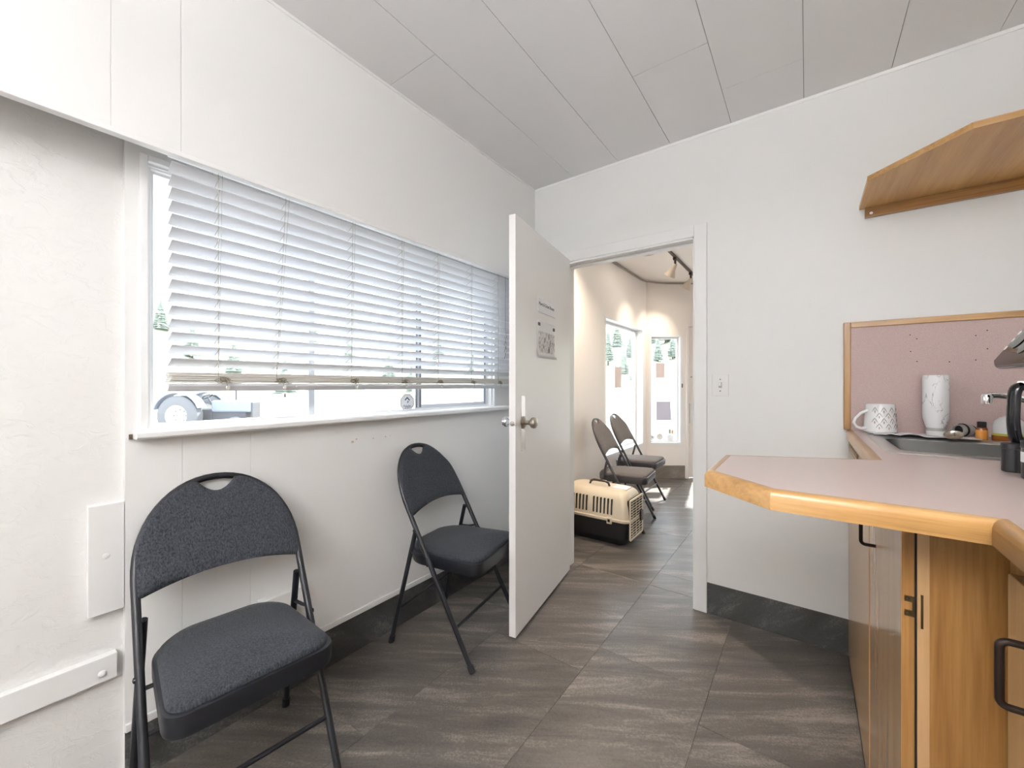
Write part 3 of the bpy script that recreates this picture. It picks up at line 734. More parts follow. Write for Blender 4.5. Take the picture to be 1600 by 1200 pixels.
hd = Vector((-.90, -.44, 0)).normalized()
hp = [(mr(.092) - .004, .092), (mr(.09) + .022, .080), (mr(.08) + .042, .058), (mr(.05) + .046, .040), (mr(.05) + .036, .022), (mr(.02) + .016, .016), (mr(.02) - .004, .020)]
MB().tube([mc + hd * a + Vector((0, 0, b)) for a, b in hp], [.0065, .006, .0055, .0055, .0055, .006, .0065], 10).build('handle', 'ceramic', mg)
def on_mug(th, z, e=.0006):
    r = mr(z) + e; return (mc.x + r * math.cos(th), mc.y + r * math.sin(th), mc.z + z)
lf, bu = MB(), MB()
for row, z in enumerate((.018, .040, .062, .084)):
    for kk in range(11):
        th = 2 * math.pi * (kk + .5 * (row % 2)) / 11
        if abs((th - math.atan2(hd.y, hd.x) + math.pi) % (2 * math.pi) - math.pi) < .55: continue
        for s in (-1, 1):
            lf.tube([on_mug(th, z + .022), on_mug(th + s * .08, z + .015), on_mug(th + s * .19, z + .004)], [.0006, .0012, .0005], 5)
        bu.tube([on_mug(th, z + .010), on_mug(th, z + .004), on_mug(th, z - .002)], [.0005, .0030, .0005], 6)
lf.build('leaf_pattern', 'leafink', mg); bu.build('bud_pattern', 'budink', mg)
tb = thing('tumbler', 'tall white marbled tumbler standing upside down on paper towel', 'tumbler', (.408, 2.262, ZP))
tc = (.408, 2.262, ZP)
MB().lathe([(0, .030), (.027, .030), (.030, .040), (.0365, .066), (.0375, .085), (.038, .232), (.0365, .236), (0, .236)], 40, tc).build('body', 'marble', tb)
MB().lathe([(0, .018), (.0285, .018), (.0285, .030), (0, .031)], 32, tc).build('ring', 'grey', tb)
MB().lathe([(0, .0), (.0275, .0), (.0285, .003), (.0285, .018), (0, .018)], 32, tc).build('rim', 'ceramic', tb)
ld = thing('tumbler_lid', 'grey tumbler lid with black gasket lying behind the tumbler', 'stopper', (.470, 2.30, ZT))  # lid of the tumbler, lying on its side
ldx = Vector((-.78, -.62, .0)).normalized(); lc = Vector((.500, 2.318, ZT + .0255))
MB().lathe([(0, 0), (.014, 0), (.017, .003), (.0185, .010), (.0185, .014)], 28, lc - ldx * .010, -ldx).build('cap_end', 'bronze', ld)
MB().lathe([(0, 0), (.019, 0), (.0235, .012), (.0245, .030), (0, .031)], 28, lc - ldx * .018, ldx).build('shell', 'grey', ld)
MB().lathe([(0, 0), (.0255, 0), (.0255, .005), (0, .005)], 28, lc + ldx * .012, ldx).build('gasket', 'rubber', ld)
MB().lathe([(0, 0), (.022, 0), (.022, .016), (.018, .016), (.018, .004), (0, .004)], 28, lc + ldx * .017, ldx).build('collar', 'grey', ld)
MB().lathe([(0, 0), (.017, 0), (.017, .001), (0, .001)], 24, lc + ldx * .0235, ldx).build('recess', 'dark', ld)
ol = thing('oil_bottle', 'small amber bottle with orange label and black cap', 'bottle', (.512, 2.19, ZT))
oc_ = (.512, 2.19, ZT)
MB().lathe([(0, 0), (.013, 0), (.0145, .002), (.0145, .042), (.0125, .047), (.009, .049), (0, .049)], 24, oc_).build('bottle', 'amber', ol)
MB().lathe([(.0147, .004), (.0149, .004), (.0149, .038), (.0147, .038)], 24, oc_, caps=(False, False)).build('label', 'orange', ol)
MB().lathe([(0, .047), (.0115, .047), (.0118, .049), (.0118, .066), (.010, .068), (0, .068)], 24, oc_).build('cap', 'blackp', ol)
sd_ = thing('soap_jar', 'amber jar with white domed lid and yellow band by sink', 'jar', (.575, 2.185, ZT))
oc_ = (.575, 2.185, ZT)
MB().lathe([(0, 0), (.036, 0), (.040, .004), (.040, .022), (0, .022)], 28, oc_).build('jar', 'amber', sd_)
MB().lathe([(0, .022), (.0395, .022), (.0395, .030), (0, .030)], 28, oc_).build('band', 'yellow', sd_)
MB().lathe([(0, .030), (.039, .030), (.039, .055), (.034, .073), (.022, .086), (0, .091)], 28, oc_).build('lid', 'ceramic', sd_)
for (x, y, r, h, lab, lb) in ((.385, 1.437, .0185, .066, 'short black canister in front of the coffee maker', False), (.398, 1.343, .027, .082, 'taller black canister with white label by coffee maker', True)):
    c = thing('canister', lab, 'canister', (x, y, ZT), group='black canisters')
    MB().lathe([(0, 0), (r - .002, 0), (r, .002), (r, h * .80), (0, h * .8)], 28, (x, y, ZT)).build('body', 'blackp', c)
    MB().lathe([(0, 0), (r + .0008, 0), (r + .0008, h * .17), (r - .001, h * .19), (0, h * .2)], 28, (x, y, ZT + h * .81)).build('lid', 'blackp', c)
    if lb:
        a0 = math.atan2(-.75, -.66) - .5; ls = []
        MB().loops([[(x + (r + .0005) * math.cos(a0 - .7 + 1.1 * i / 8), y + (r + .0005) * math.sin(a0 - .7 + 1.1 * i / 8), ZT + z) for i in range(9)] for z in (.036, .058)], False, False, False).build('label', 'paper', c)
# coffee maker
cm = thing('coffee_maker', 'chrome and black drip coffee maker beside the sink', 'coffee maker', (.55, 1.51, ZT))
def ex_y(pts, y0, y1): return MB().loops([[(x, y, z) for x, z in pts] for y in (y0, y1)])
ex_y([(.435, ZT), (.70, ZT), (.70, ZT + .032), (.435, ZT + .032)], 1.43, 1.585).build('base', 'blackp', cm, bevel=.008)
MB().lathe([(0, 0), (.06, 0), (.062, .004), (0, .005)], 28, (.505, 1.50, ZT + .031)).build('hot_plate', 'smoke', cm)
ex_y([(.60, ZT + .03), (.70, ZT + .03), (.70, 1.30), (.60, 1.30)], 1.43, 1.595).build('column', 'smoke', cm, bevel=.008)
hp_ = [(.398, 1.262), (.70, 1.262), (.70, 1.392), (.475, 1.392), (.452, 1.375), (.396, 1.285)]
hdm = ex_y(hp_, 1.412, 1.614).build('brew_head', 'smoke', cm, bevel=.012, seg=4)
def head_pt(u, v, e):           # on the sloping control panel
    a = Vector((.396, 0, 1.285)); b = Vector((.452, 0, 1.375)); nrm = Vector((-(b.z - a.z), 0, b.x - a.x)).normalized()
    p = a + (b - a) * v + nrm * e; return (p.x, 1.614 - .202 * u, p.z)
for v in (.30, .52, .72):
    q = [(.05, v), (.10, v), (.10, v + .10), (.05, v + .10)]
    MB().loops([[head_pt(a, b, e) for a, b in q] for e in (-.002, .001)]).build('button', 'steel', hdm, bevel=.001)
el = [(.36 + .13 * math.cos(k * math.pi / 10), .55 + .26 * math.sin(k * math.pi / 10)) for k in range(20)]
MB().loops([[head_pt(a, b, e) for a, b in el] for e in (-.002, .002)]).build('display', 'gloss_black', hdm)
el = [(.72 + .16 * math.cos(k * math.pi / 10), .50 + .40 * math.sin(k * math.pi / 10)) for k in range(20)]
MB().loops([[head_pt(a, b, e) for a, b in el] for e in (-.002, .002)]).build('dial', 'gloss_black', hdm)
ex_y([(.47, 1.390), (.69, 1.390), (.69, 1.402), (.485, 1.402)], 1.43, 1.60).build('lid', 'grey', cm, bevel=.006)
cf = thing('coffee_carafe', 'glass coffee carafe with black handle in the coffee maker', 'carafe', (.505, 1.50, ZT + .036))
cc = (.505, 1.50, ZT + .037)
MB().lathe([(.0, 0), (.055, 0), (.064, .012), (.068, .045), (.062, .09), (.048, .13), (.046, .15)], 36, cc, caps=(True, False)).build('glass', 'cglass', cf)
MB().lathe([(.0, .003), (.053, .003), (.062, .014), (.0655, .04), (0, .04)], 36, cc).build('coffee', 'amber', cf)
MB().lathe([(.049, .128), (.050, .128), (.050, .146), (.049, .146)], 36, cc, caps=(False, False)).build('band', 'chrome', cf)
MB().lathe([(0, .150), (.049, .150), (.050, .160), (.040, .172), (0, .174)], 36, cc).build('lid', 'blackp', cf)
hv = Vector((-.93, -.37, 0)).normalized(); c0 = Vector(cc)
hpts = [(.044, .150), (.075, .160), (.110, .160), (.121, .148), (.124, .110), (.124, .070), (.118, .036), (.098, .022), (.062, .026)]
prs = []
side = Vector((-hv.y, hv.x, 0))
ctrl = [c0 + hv * a + Vector((0, 0, b)) for a, b in hpts]
cr = []
for a, b, c, d in zip([ctrl[0]] + ctrl, ctrl, ctrl[1:], ctrl[2:] + [ctrl[-1]]):
    for w_ in (0, .25, .5, .75): cr.append(.5 * (2 * b + (c - a) * w_ + (2 * a - 5 * b + 4 * c - d) * w_ ** 2 + (3 * b - a - 3 * c + d) * w_ ** 3))
ctrl = cr + [ctrl[-1]]
ls = []
for i, p in enumerate(ctrl):
    d = (ctrl[min(i + 1, len(ctrl) - 1)] - ctrl[max(0, i - 1)]).normalized(); u = d.cross(side)
    ls.append([p + side * .012 * math.cos(t) + u * .0105 * math.sin(t) for t in [2 * math.pi * k / 12 for k in range(12)]])
MB().loops(ls).build('handle', 'gloss_black', cf)
MB().loops([[c0 + hv * a + side * s + Vector((0, 0, z)) for a, s, z in ((.05, -.009, .165), (.112, -.009, .167), (.112, .009, .167), (.05, .009, .165))], [c0 + hv * a + side * s + Vector((0, 0, z)) for a, s, z in ((.05, -.009, .171), (.110, -.009, .173), (.110, .009, .173), (.05, .009, .171))]]).build('thumb_rest', 'chrome', cf, bevel=.001)
# ------------------------------------------------------------------ pin board and shelf
pb = thing('pin_board', 'pink fabric pin board in an oak frame behind the sink', 'board', (.5, YB, ZT))
B(.15, XR, YB - .008, YB, ZT, 1.485).build('panel', 'pin', pb)
B(.133, .158, YB - .016, YB, ZT, 1.502).build('frame_strip', 'oak_z', pb, bevel=.003)
B(.158, XR, YB - .016, YB, 1.477, 1.502).build('frame_strip', 'edge_x', pb, bevel=.003)
def backwall(px, py, y):
    u = (px - 800) / F_PX; d = (-.5906 + .807 * u, .807 + .5906 * u); t = y / d[1]
    return d[0] * t, 1.22 + (602 - py) / F_PX * t
for a, b in ((563, 246), (612, 274), (567, 366), (613, 437), (847, 440), (1038, 250), (1120, 213), (1122, 346), (1038, 427)):
    x, z = backwall(1300 + .2166 * a, 470 + .2166 * b, YB - .008)
    MB().lathe([(0, 0), (.0022, 0), (.0015, .0006), (0, .0006)], 8, (x, YB - .008, z), (0, -1, 0)).build('pin_hole', 'dark', pb)
sh = thing('wall_shelf', 'oak wall shelf with angled front corner above pin board', 'shelf', (.5, YB, 1.957))
sp = [(.187, YB), (.187, 2.05), (.408, 1.817), (XR, 1.817), (XR, YB)]
MB().prism(sp, 2.0, 2.019).build('shelf_board', 'shelf', sh, bevel=.001)
for i, mt in ((1, 'edge_d'), (2, 'edge_x')):
    a, b = Vector(sp[i]), Vector(sp[i + 1]); e = (b - a).normalized(); nn = Vector((e.y, -e.x)) * .0015
    MB().prism([tuple(a + nn * -.2), tuple(a + nn), tuple(b + nn), tuple(b + nn * -.2)][::-1], 1.9995, 2.0195).build('edge_band', mt, sh)
B(.206, XR, YB - .020, YB, 1.957, 2.0).build('cleat', 'oak_x', sh, bevel=.001)
MB().lathe([(0, 0), (.006, 0), (.005, .0015), (0, .0018)], 14, (.226, YB - .020, 1.972), (0, -1, 0)).build('screw_cover', 'ivory', sh)

# ------------------------------------------------------------------ unseen fill lamp added behind the camera to brighten room and ceiling
cl = thing('fill_light', 'added unseen fill light with glowing panels above and below', 'fill light', (.05, -1.40, ZC - .44))
B(-.60, .70, -1.58, -1.22, ZC - .375, ZC - .36).build('housing', 'trim', cl)
B(-.59, .69, -1.57, -1.23, ZC - .44, ZC - .375).build('diffuser', 'lit', cl, bevel=.01)
B(-.58, .68, -1.56, -1.24, ZC - .36, ZC - .35).build('upper_diffuser', 'lit_up', cl)
for x in (-.4, .5): MB().tube([(x, -1.40, ZC), (x, -1.40, ZC - .35)], .006, 8).build('rod', 'trim', cl)

# ------------------------------------------------------------------ the next room
X2 = -1.70; CY = 5.30
AD = Vector((.807, .5906)).normalized(); AN = Vector((-AD.y, AD.x))    # angled wall direction, outward normal
def ap(s, n, z): p = Vector((X2, CY)) + AD * s + AN * n; return (p.x, p.y, z)
def abox(mb, s0, s1, n0, n1, z0, z1):
    return mb.loops([[ap(s, n, z) for s, n in ((s0, n0), (s1, n0), (s1, n1), (s0, n1))] for z in (z0, z1)])
V0, V1, VZ0, VZ1 = 3.96, 5.17, .46, 1.945
mb = MB(); T2 = X2 - .14
mb.box(T2, X2, YB + .12, V0, 0, ZC).box(T2, X2, V1, CY + .1, 0, ZC).box(T2, X2, V0, V1, 0, VZ0).box(T2, X2, V0, V1, VZ1, ZC)
struct(mb.build('wall_far_left', 'peach'), 'warm-lit white wall with tall window in the next room', 'wall')
A0, A1, AZ0, AZ1 = .035, .475, .44, 1.885; E0, E1, EZ = .525, 1.43, 2.02
mb = MB()
for s0, s1, z0, z1 in ((-.05, A0, 0, ZC), (A0, A1, 0, AZ0), (A0, A1, AZ1, ZC), (A1, E0, 0, ZC), (E0, E1, EZ, ZC), (E1, 2.0, 0, ZC)): abox(mb, s0, s1, 0, .14, z0, z1)
struct(mb.build('wall_far_angled', 'peach'), 'warm-lit white angled wall with narrow window and glazed entry door', 'wall')
pe = ap(2.0, 0, 0)
mb = MB()
for a in ((pe[0] - .05, .25, 0, ZC), (.25, 2.05, 0, .45), (.25, 2.05, 2.25, ZC), (2.05, 2.3, 0, ZC)): mb.box(a[0], a[1], pe[1], pe[1] + .14, a[2], a[3])
struct(mb.build('wall_far', 'peach'), 'warm-lit white far wall with an added light opening past the entry', 'wall')
w4 = struct(thing('fill_window', 'x', 'x', (1.15, pe[1], .45)), 'unseen wide window added in the far wall to light the room', 'window')  # window out of view, added to bring more daylight into this room
mb = MB()
for a in ((.25, .29, .45, 2.25), (2.01, 2.05, .45, 2.25), (1.13, 1.17, .49, 2.21), (.29, 2.01, .45, .49), (.29, 2.01, 2.21, 2.25)): mb.box(a[0], a[1], pe[1] + .04, pe[1] + .09, a[2], a[3])
mb.build('window_frame', 'alu', w4)
for a in ((.28, 1.14), (1.16, 2.02)): B(a[0], a[1], pe[1] + .062, pe[1] + .066, .48, 2.22).build('pane', 'glass', w4, smooth=False)
struct(B(2.2, 2.34, YB + .12, pe[1] + .1, 0, ZC).build('wall_far_right', 'peach'), 'warm-lit white right hand wall of the next room', 'wall')
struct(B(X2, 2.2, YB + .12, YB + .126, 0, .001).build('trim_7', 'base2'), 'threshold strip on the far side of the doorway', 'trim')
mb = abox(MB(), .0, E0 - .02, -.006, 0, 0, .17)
struct(mb.build('baseboard_far', 'base2'), 'sunlit-toned slate-look baseboard under the narrow far window', 'baseboard')
struct(B(X2, X2 + .006, YB + .126, CY, 0, .17).build('baseboard_far_left', 'base2'), 'sunlit-toned slate-look baseboard behind the pet carrier', 'baseboard')
# tan trim line where wall meets ceiling, rounded at the corner
cpts = [(X2 + .012, YB + .13, ZC - .03)] + [(X2 + .012, y, ZC - .03 + .002 * math.sin(y * 3)) for y in (3.2, 3.8, 4.4, 4.9)]
for k in range(7):
    t = k / 6; a = Vector((X2 + .012, CY - .28)); c = Vector((X2 + .03, CY - .02)); b = Vector(ap(.30, -.012, 0)[:2])
    p = a * (1 - t) ** 2 + c * 2 * t * (1 - t) + b * t * t; cpts.append((p.x, p.y, ZC - .03))
cpts += [ap(.8, -.012, ZC - .032), ap(1.4, -.012, ZC - .033), ap(2.0, -.012, ZC - .03)]
struct(MB().tube(cpts, .009, 8).build('trim_8', 'ctrim'), 'thin tan cable trim along the next room ceiling line', 'trim')
# tall window on the left
w2 = struct(thing('window_2', 'x', 'x', (X2, 4.5, VZ0)), 'tall window beside the taupe folding chairs', 'window')
frame(MB(), T2 + .0, X2 + .004, V0, V1, VZ0, VZ1, .022).build('reveal', 'trim', w2)
frame(MB(), T2 + .02, T2 + .06, V0 + .022, V1 - .022, VZ0 + .022, VZ1 - .022, .028).build('window_frame', 'alu', w2, bevel=.002)
B(T2 + .034, T2 + .040, V0 + .045, V1 - .045, VZ0 + .045, VZ1 - .045).build('pane', 'glass', w2, smooth=False)
# narrow window
w3 = struct(thing('window_3', 'x', 'x', ap(.25, 0, AZ0)), 'narrow window next to the glazed entry door', 'window')
mb = MB()
for s0, s1, z0, z1 in ((A0, A0 + .03, AZ0, AZ1), (A1 - .03, A1, AZ0, AZ1), (A0 + .03, A1 - .03, AZ0, AZ0 + .03), (A0 + .03, A1 - .03, AZ1 - .03, AZ1)): abox(mb, s0, s1, -.004, .14, z0, z1)
mb.build('reveal', 'trim', w3)
mb = MB()
for s0, s1, z0, z1 in ((A0 + .03, A0 + .05, AZ0 + .03, AZ1 - .03), (A1 - .05, A1 - .03, AZ0 + .03, AZ1 - .03), (A0 + .05, A1 - .05, AZ0 + .03, AZ0 + .05), (A0 + .05, A1 - .05, AZ1 - .05, AZ1 - .03)): abox(mb, s0, s1, .06, .10, z0, z1)
mb.build('window_frame', 'alu', w3)
abox(MB(), A0 + .045, A1 - .045, .078, .082, AZ0 + .045, AZ1 - .045).build('pane', 'glass', w3, smooth=False)
abox(MB(), A1 - .012, A1 - .002, -.012, -.004, 1.19, 1.24).build('latch', 'blackp', w3)
# glazed entry door
d2_ = struct(thing('door_2', 'x', 'x', ap(1.0, 0, 0)), 'cream glazed entry door at the end of the next room', 'door')
mb = MB()
for s0, s1, z0, z1 in ((E0, E0 + .03, 0, EZ), (E1 - .03, E1, 0, EZ), (E0 + .03, E1 - .03, EZ - .03, EZ)): abox(mb, s0, s1, -.01, .12, z0, z1)
mb.build('door_frame', 'peach', d2_)
mb = MB()
for s0, s1, z0, z1 in ((E0 + .034, E0 + .10, .01, EZ - .034), (E1 - .10, E1 - .034, .01, EZ - .034), (E0 + .10, E1 - .10, .01, .22), (E0 + .10, E1 - .10, EZ - .13, EZ - .034)): abox(mb, s0, s1, .02, .06, z0, z1)
mb.build('door_leaf', 'peach', d2_, bevel=.003)
abox(MB(), E0 + .095, E1 - .095, .037, .043, .215, EZ - .125).build('pane', 'glass', d2_, smooth=False)
abox(MB(), E0 + .045, E0 + .10, .008, .02, .72, .98).build('push_plate', 'ivory', d2_, bevel=.003)
MB().lathe([(0, 0), (.009, 0), (.007, .006), (0, .008)], 14, ap(E0 + .075, .02, 1.33), (-AN.x, -AN.y, 0)).build('lock', 'nickel', d2_)
# papers and stickers on the glass
B(T2 + .0405, T2 + .0415, 4.47, 4.68, 1.19, 1.437).build('x', 'paper_p')
po = bpy.data.objects['x']; po.name = 'notice_sheet'; tag(po, 'pinkish paper notice stuck on the tall window', 'paper')
def on_pane(name, s0, s1, z0, z1, mat, label, cat='paper', skew=0):
    o = MB().loops([[ap(s, n, z) for s, z in ((s0, z0), (s1 + skew, z0), (s1, z1), (s0, z1))] for n in (.0775, .0765)]).build(name, mat)
    return tag(o, label, cat)
on_pane('notice_sheet', .155, .268, 1.32, 1.513, 'paper_p', 'small pinkish paper notice high on the narrow window')
on_pane('notice_sheet', .160, .345, .755, 1.005, 'paper_l', 'lavender paper notice low on the narrow window', skew=.015)
def round_sticker(s, z, r, mat, label):
    o = MB().lathe([(0, 0), (r, 0), (r, .0008), (0, .0008)], 24, ap(s, .0775, z), (-AN.x, -AN.y, 0)).build('window_sticker', mat)
    return tag(o, label, 'sticker', 'round stickers on the narrow window')
k1 = round_sticker(.10, .525, .032, 'paper', 'round white sticker with dark ring on narrow window')
MB().lathe([(.027, .0009), (.031, .0009), (.031, .0012), (.027, .0012)], 24, ap(.10, .0775, .525), (-AN.x, -AN.y, 0), (False, False)).build('ring', 'ink', k1)
MB().lathe([(0, .0009), (.009, .0009), (.009, .0013), (0, .0013)], 12, ap(.105, .0775, .53), (-AN.x, -AN.y, 0)).build('emblem', 'ink', k1)
round_sticker(.205, .535, .042, 'rail', 'round pale cream sticker on narrow window')
round_sticker(.345, .52, .046, 'alu', 'round pale grey sticker on narrow window')
on_pane('window_sticker', .325, .352, .575, .635, 'grey', 'small grey square sticker on narrow window', 'sticker')
on_pane('window_sticker', .360, .385, .575, .625, 'ink_o', 'small orange sticker with dark spot on narrow window', 'sticker')
# ------------------------------------------------------------------ lights of the next room
WARM = (1, .85, .68)
def spot(name, loc, to, e, ang, blend=.4):
    l = bpy.data.lights.new(name, 'SPOT'); l.energy = e; l.spot_size = R(ang); l.spot_blend = blend; l.color = WARM; l.shadow_soft_size = .02
    o = bpy.data.objects.new(name, l); COL.objects.link(o); o.location = loc
    o.rotation_euler = (Vector(to) - Vector(loc)).to_track_quat('-Z', 'Y').to_euler(); return o
tk = thing('track_light', 'dark ceiling track with flared beige lamp heads', 'track light', (-1.11, 4.7, ZC - .012))
ZK = ZC - .012
B(-1.122, -1.098, 4.10, 5.55, ZK - .018, ZK).build('track', 'brownp', tk)
for y, dirv in ((4.40, Vector((-.55, .25, -.8))), (5.10, Vector((-.55, .15, -.8)))):
    dirv.normalize(); p = Vector((-1.11, y, ZK - .018))
    B(-1.127, -1.093, y - .03, y + .03, ZK - .045, ZK - .012).build('adapter', 'brownp', tk, bevel=.004)
    q = p + Vector((0, 0, -.075))
    MB().tube([p, q], .011, 10).build('stem', 'brownp', tk)
    hdd = MB().lathe([(.0, -.03), (.018, -.03), (.022, .0), (.028, .03), (.045, .065), (.062, .10), (.060, .10), (.042, .065), (.024, .032), (0, .02)], 24, q + dirv * .02, dirv).build('lamp_head', 'shade', tk)
    MB().lathe([(0, 0), (.036, 0), (.034, .006), (0, .010)], 20, q + dirv * .072, dirv).build('bulb', 'lit_w', hdd)
    so = spot('track_spot', q + dirv * .135, q + dirv * 2, 14, 80, 1.0)
    so.parent = tk; so.matrix_parent_inverse = world_matrix(tk).inverted()
dl = thing('downlight', 'round recessed ceiling downlight with gold ring', 'downlight', (-1.315, 4.13, ZK))
MB().lathe([(.058, 0), (.085, 0), (.083, .006), (.060, .010)], 28, (-1.315, 4.13, ZK + .0), (0, 0, -1), (False, False)).build('ring', 'nickel', dl)
MB().lathe([(0, 0), (.058, 0), (.055, .004), (0, .004)], 28, (-1.315, 4.13, ZK + .001), (0, 0, -1)).build('lens', 'lit_w', dl)
dl2 = thing('downlight', 'round recessed ceiling downlight just past the doorway', 'downlight', (-1.36, 2.95, ZK))
MB().lathe([(.058, 0), (.085, 0), (.083, .006), (.060, .010)], 28, (-1.36, 2.95, ZK), (0, 0, -1), (False, False)).build('ring', 'nickel', dl2)
MB().lathe([(0, 0), (.058, 0), (.055, .004), (0, .004)], 28, (-1.36, 2.95, ZK + .001), (0, 0, -1)).build('lens', 'lit_w', dl2)
so = spot('downlight_spot', (-1.36, 2.95, ZK - .02), (-1.45, 3.05, 0), 60, 125, 1.0); so.parent = dl2; so.matrix_parent_inverse = world_matrix(dl2).inverted()

# ------------------------------------------------------------------ pet carrier
pc = thing('pet_carrier', 'beige and black plastic pet carrier with grille door on floor', 'pet carrier', (-1.35, 3.09, 0))
cx0, cx1, cy0, cy1 = -1.640, -1.067, 2.905, 3.265
def cl_(i, z, r=.05, j=None):
    j = i if j is None else j
    return at_z(rrect(cx0 + i, cx1 - i, cy0 + j, cy1 - j, r, 5), z)
MB().loops([cl_(.060, .0, .05), cl_(.048, .006), cl_(.030, .05), cl_(.022, .06), cl_(.006, .185), cl_(.002, .19), cl_(.002, .200)]).build('lower_shell', 'blackp', pc, sharp=50)
MB().loops([cl_(.0, .188), cl_(-.003, .192), cl_(-.003, .208), cl_(.004, .212), cl_(.012, .30), cl_(.018, .355, .055, .022), cl_(.026, .385, .06, .045), cl_(.040, .405, .06, .075), cl_(.075, .415, .05, .10), cl_(.085, .412, .05, .11), cl_(.11, .412, .04, .13)]).build('upper_shell', 'beige', pc, sharp=50)
for k in range(6):
    for x in (-1.344 + .0294 * k, -1.404 - .0294 * k):
        pts = rounded([(x - .005, .236), (x + .005, .236), (x + .005, .355), (x - .005, .355)], .0045, 3)
        MB().loops([[(a, cy0 + (.010 if b < .3 else .018) + e, b) for a, b in pts] for e in (-.008, .02)]).build('vent_slot', 'dark', pc)
hx = -1.36; hy = (cy0 + cy1) / 2
MB().tube([(hx - .085, hy - .02, .412), (hx - .075, hy - .02, .437), (hx - .05, hy - .02, .448), (hx + .05, hy - .02, .448), (hx + .075, hy - .02, .437), (hx + .085, hy - .02, .412)], [.008, .009, .010, .010, .009, .008], 8).build('handle', 'brownp', pc)
B(-1.24, -1.12, hy - .06, hy + .05, .410, .417).build('label_sheet', 'paper', pc)
for x in (-1.212, -1.53):
    lt = B(x - .019, x + .019, cy0 - .010, cy0 + .01, .170, .218).build('latch', 'beige', pc, bevel=.003)
    B(x - .009, x + .009, cy0 - .0115, cy0 - .009, .184, .206).build('latch_hole', 'dark', lt)
gd = MB(); gy0, gy1, gz0, gz1 = cy0 + .045, cy1 - .045, .060, .352
B(cx1 - .022, cx1 + .001, gy0, gy1, gz0, gz1).build('door_opening', 'dark', pc, bevel=.004)  # black block standing for the shaded inside behind the grille
for a in ((gy0 - .008, gy0 + .006, gz0, gz1), (gy1 - .006, gy1 + .008, gz0, gz1), (gy0, gy1, gz0 - .006, gz0 + .008), (gy0, gy1, gz1 - .008, gz1 + .006)): gd.box(cx1 - .004, cx1 + .007, *a)
gdo = gd.build('grille_door', 'beige', pc, bevel=.002)
for k in range(13):
    z = gz0 + .022 + .0205 * k
    MB().tube([(cx1 + .004, gy0, z), (cx1 + .004, gy1, z)], .0032, 6).build('bar', 'beige', gdo)
for y in (gy0 + .055, gy0 + .13, gy0 + .20): MB().tube([(cx1 + .002, y, gz0), (cx1 + .002, y, gz1)], .0028, 6).build('bar', 'beige', gdo)
B(cx1 + .003, cx1 + .020, gy1 - .075, gy1 - .02, .155, .235).build('door_latch', 'brownp', gdo, bevel=.005)

# ------------------------------------------------------------------ outdoors
GZ = -.45
gn = MB().add([(-300, -250, GZ), (300, -250, GZ), (300, 300, GZ), (-300, 300, GZ)], [(0, 1, 2, 3)]).build('ground', 'ground')
struct(gn, 'pale gravel yard outside the windows', 'ground')
# hillside
hm = MB(); n, m = 60, 8; vs = []; rg = random.Random(11)
for i in range(n + 1):
    a = R(20 + 170 * i / n)
    for j in range(m + 1):
        r = 70 + 70 * j / m; h = 26 * (j / m) ** 1.3 * (1 + .25 * math.sin(a * 5) + .12 * math.sin(a * 13)) + rg.uniform(-.4, .4) * j
        vs.append((r * math.cos(a), r * math.sin(a), GZ + max(-.3, h)))
fs = [(i * (m + 1) + j, (i + 1) * (m + 1) + j, (i + 1) * (m + 1) + j + 1, i * (m + 1) + j + 1) for i in range(n) for j in range(m)]
struct(hm.add(vs, fs).build('hillside', 'hill'), 'pale dry hillside beyond the yard', 'hill')
def hill_z(x, y):
    r = math.hypot(x, y); a = math.atan2(y, x); j = max(0, (r - 70) / 70)
    return GZ + 26 * j ** 1.3 * (1 + .25 * math.sin(a * 5) + .12 * math.sin(a * 13)) if r > 70 else GZ
def conifer_mesh(seed):
    q = random.Random(seed); mb = MB(); nt_ = 13
    for k in range(nt_):
        z0 = .12 + .80 * k / nt_; r = .22 * (1 - .9 * k / nt_) * q.uniform(.75, 1.2); ls = []
        mb.lathe([(r * 1.0, z0)], 1) if False else None
        base = [(r * (1.15 if i % 2 else .72) * q.uniform(.8, 1.2) * math.cos(i * math.pi / 7), r * (1.15 if i % 2 else .72) * q.uniform(.8, 1.2) * math.sin(i * math.pi / 7), z0 - .03 * q.random()) for i in range(14)]
        top = [(p[0] * .12, p[1] * .12, z0 + .13) for p in base]
        mb.loops([base, top])
    return mb
protos = []
TREE_LBL = 'dark green conifer on the slope outside the windows'
for k in range(3):
    t = thing('conifer', TREE_LBL, 'tree', group='conifers outside')
    conifer_mesh(k + 1).build('foliage', 'needles', t, world=False)
    MB().tube([(0, 0, -.02), (0, 0, .3)], [.02, .014], 8).build('trunk', 'bark', t, world=False)
    protos.append(t)
spots = []
q = random.Random(21)
for az, r, h in ((112.8, 95, 8), (111.6, 106, 8), (110.7, 86, 6), (109.9, 98, 6), (109.2, 82, 5), (107.2, 110, 7), (106.3, 96, 6), (105.4, 112, 8), (104.5, 98, 6), (103.6, 106, 7), (114.5, 100, 9)):
    spots.append((az, r, h))
for k in range(12): spots.append((124 + 4 * k + q.uniform(-.8, .8), 66 + 12 * (k % 4), q.uniform(6, 8)))
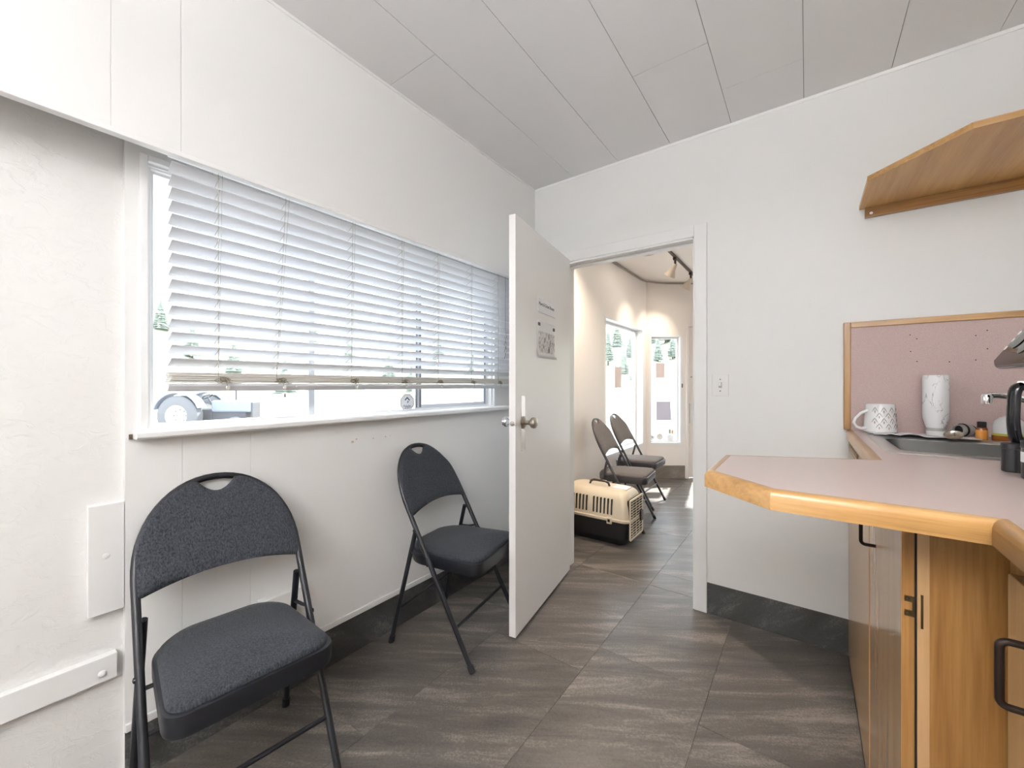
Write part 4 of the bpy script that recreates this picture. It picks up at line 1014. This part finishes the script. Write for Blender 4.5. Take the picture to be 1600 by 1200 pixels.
for k, (az, r, h) in enumerate(spots):
    t = protos[k] if k < 3 else copy_tree(protos[k % 3])
    x, y = r * math.cos(R(az)), r * math.sin(R(az))
    t.location = (x, y, hill_z(x, y) - .1); t.scale = (h, h, h); t.rotation_euler = (0, 0, q.uniform(0, 6))
    t['label'] = 'dark green conifer on the far slope seen between the blind slats' if az > 120 else ('dark green conifer outside the tall window in the next room' if az > 107.5 else 'dark green conifer outside the narrow window in the next room')
    t['group'] = 'conifers on the far slope' if az > 120 else ('conifers outside the tall window' if az > 107.5 else 'conifers outside the narrow window')
# tractor in the yard
tr = thing('tractor', 'old farm tractor with big rear wheels parked in the yard', 'tractor', (-17.13, 4.80, GZ), math.atan2(.5906, .807))
tr.scale = (.85, .85, .85)
def wheel(name, x, y, r, w):
    prof = [(r * .55, -w * .5), (r * .9, -w * .5), (r, -w * .35), (r, w * .35), (r * .9, w * .5), (r * .55, w * .5)]
    o = MB().lathe(prof, 36, (x, y, r), (0, 1, 0), (False, False)).build(name, 'tyre', tr, world=False)
    s = -1 if y < 0 else 1
    MB().lathe([(0, w * .10), (r * .12, w * .10), (r * .14, w * .02), (r * .48, w * .0), (r * .60, w * .42), (r * .60, -w * .42), (0, -w * .3)], 32, (x, y, r), (0, s, 0)).build('wheel_disc', 'hub', o, world=False)
    for k in range(8):
        a = k * math.pi / 4
        MB().lathe([(0, 0), (.02, 0), (.02, .02), (0, .02)], 8, (x + r * .3 * math.cos(a), y + s * w * .01, r + r * .3 * math.sin(a)), (0, s, 0)).build('lug_nut', 'tractor_d', o, world=False)
for y in (-.75, .75): wheel('rear_wheel', 0, y, .78, .42)
for y in (-.62, .62): wheel('front_wheel', 2.05, y, .36, .2)
def TB(n, m, *a, bev=.03): return MB().box(*a).build(n, m, tr, world=False, bevel=bev)
TB('hood', 'tractor', .85, 2.45, -.30, .30, .88, 1.36, bev=.08); TB('engine', 'tractor_d', .7, 2.2, -.22, .22, .45, .95)
TB('grille', 'tractor_d', 2.44, 2.50, -.26, .26, .65, 1.28); TB('axle', 'tractor_d', 1.98, 2.12, -.6, .6, .30, .42); TB('gearbox', 'tractor_d', -.35, .85, -.25, .25, .5, 1.0)
for y in (-.75, .75):
    arc = [(.92 * math.cos(R(a)), .78 + .92 * math.sin(R(a))) for a in range(20, 165, 12)]
    MB().loops([[(x * k, y + s, .78 + (z - .78) * k) for x, z in arc] for s, k in ((-.22, 1.0), (.22, 1.0), (.22, .96), (-.22, .96), (-.22, 1.0))], False, False, False).build('fender', 'tractor', tr, world=False)
TB('seat', 'blackp', -.25, .2, -.22, .22, 1.12, 1.2); TB('seat_back', 'blackp', -.32, -.24, -.22, .22, 1.15, 1.55)
MB().tube([(.75, 0, 1.1), (.5, 0, 1.5)], .03, 8).build('steering_column', 'tractor_d', tr, world=False)
MB().lathe([(.17, 0), (.19, 0), (.19, .02), (.17, .02)], 20, (.5, 0, 1.5), (-.5, 0, .8), (False, False)).build('steering_wheel', 'blackp', tr, world=False)
MB().tube([(1.6, .1, 1.3), (1.6, .1, 1.9)], .035, 8).build('exhaust', 'tractor_d', tr, world=False)
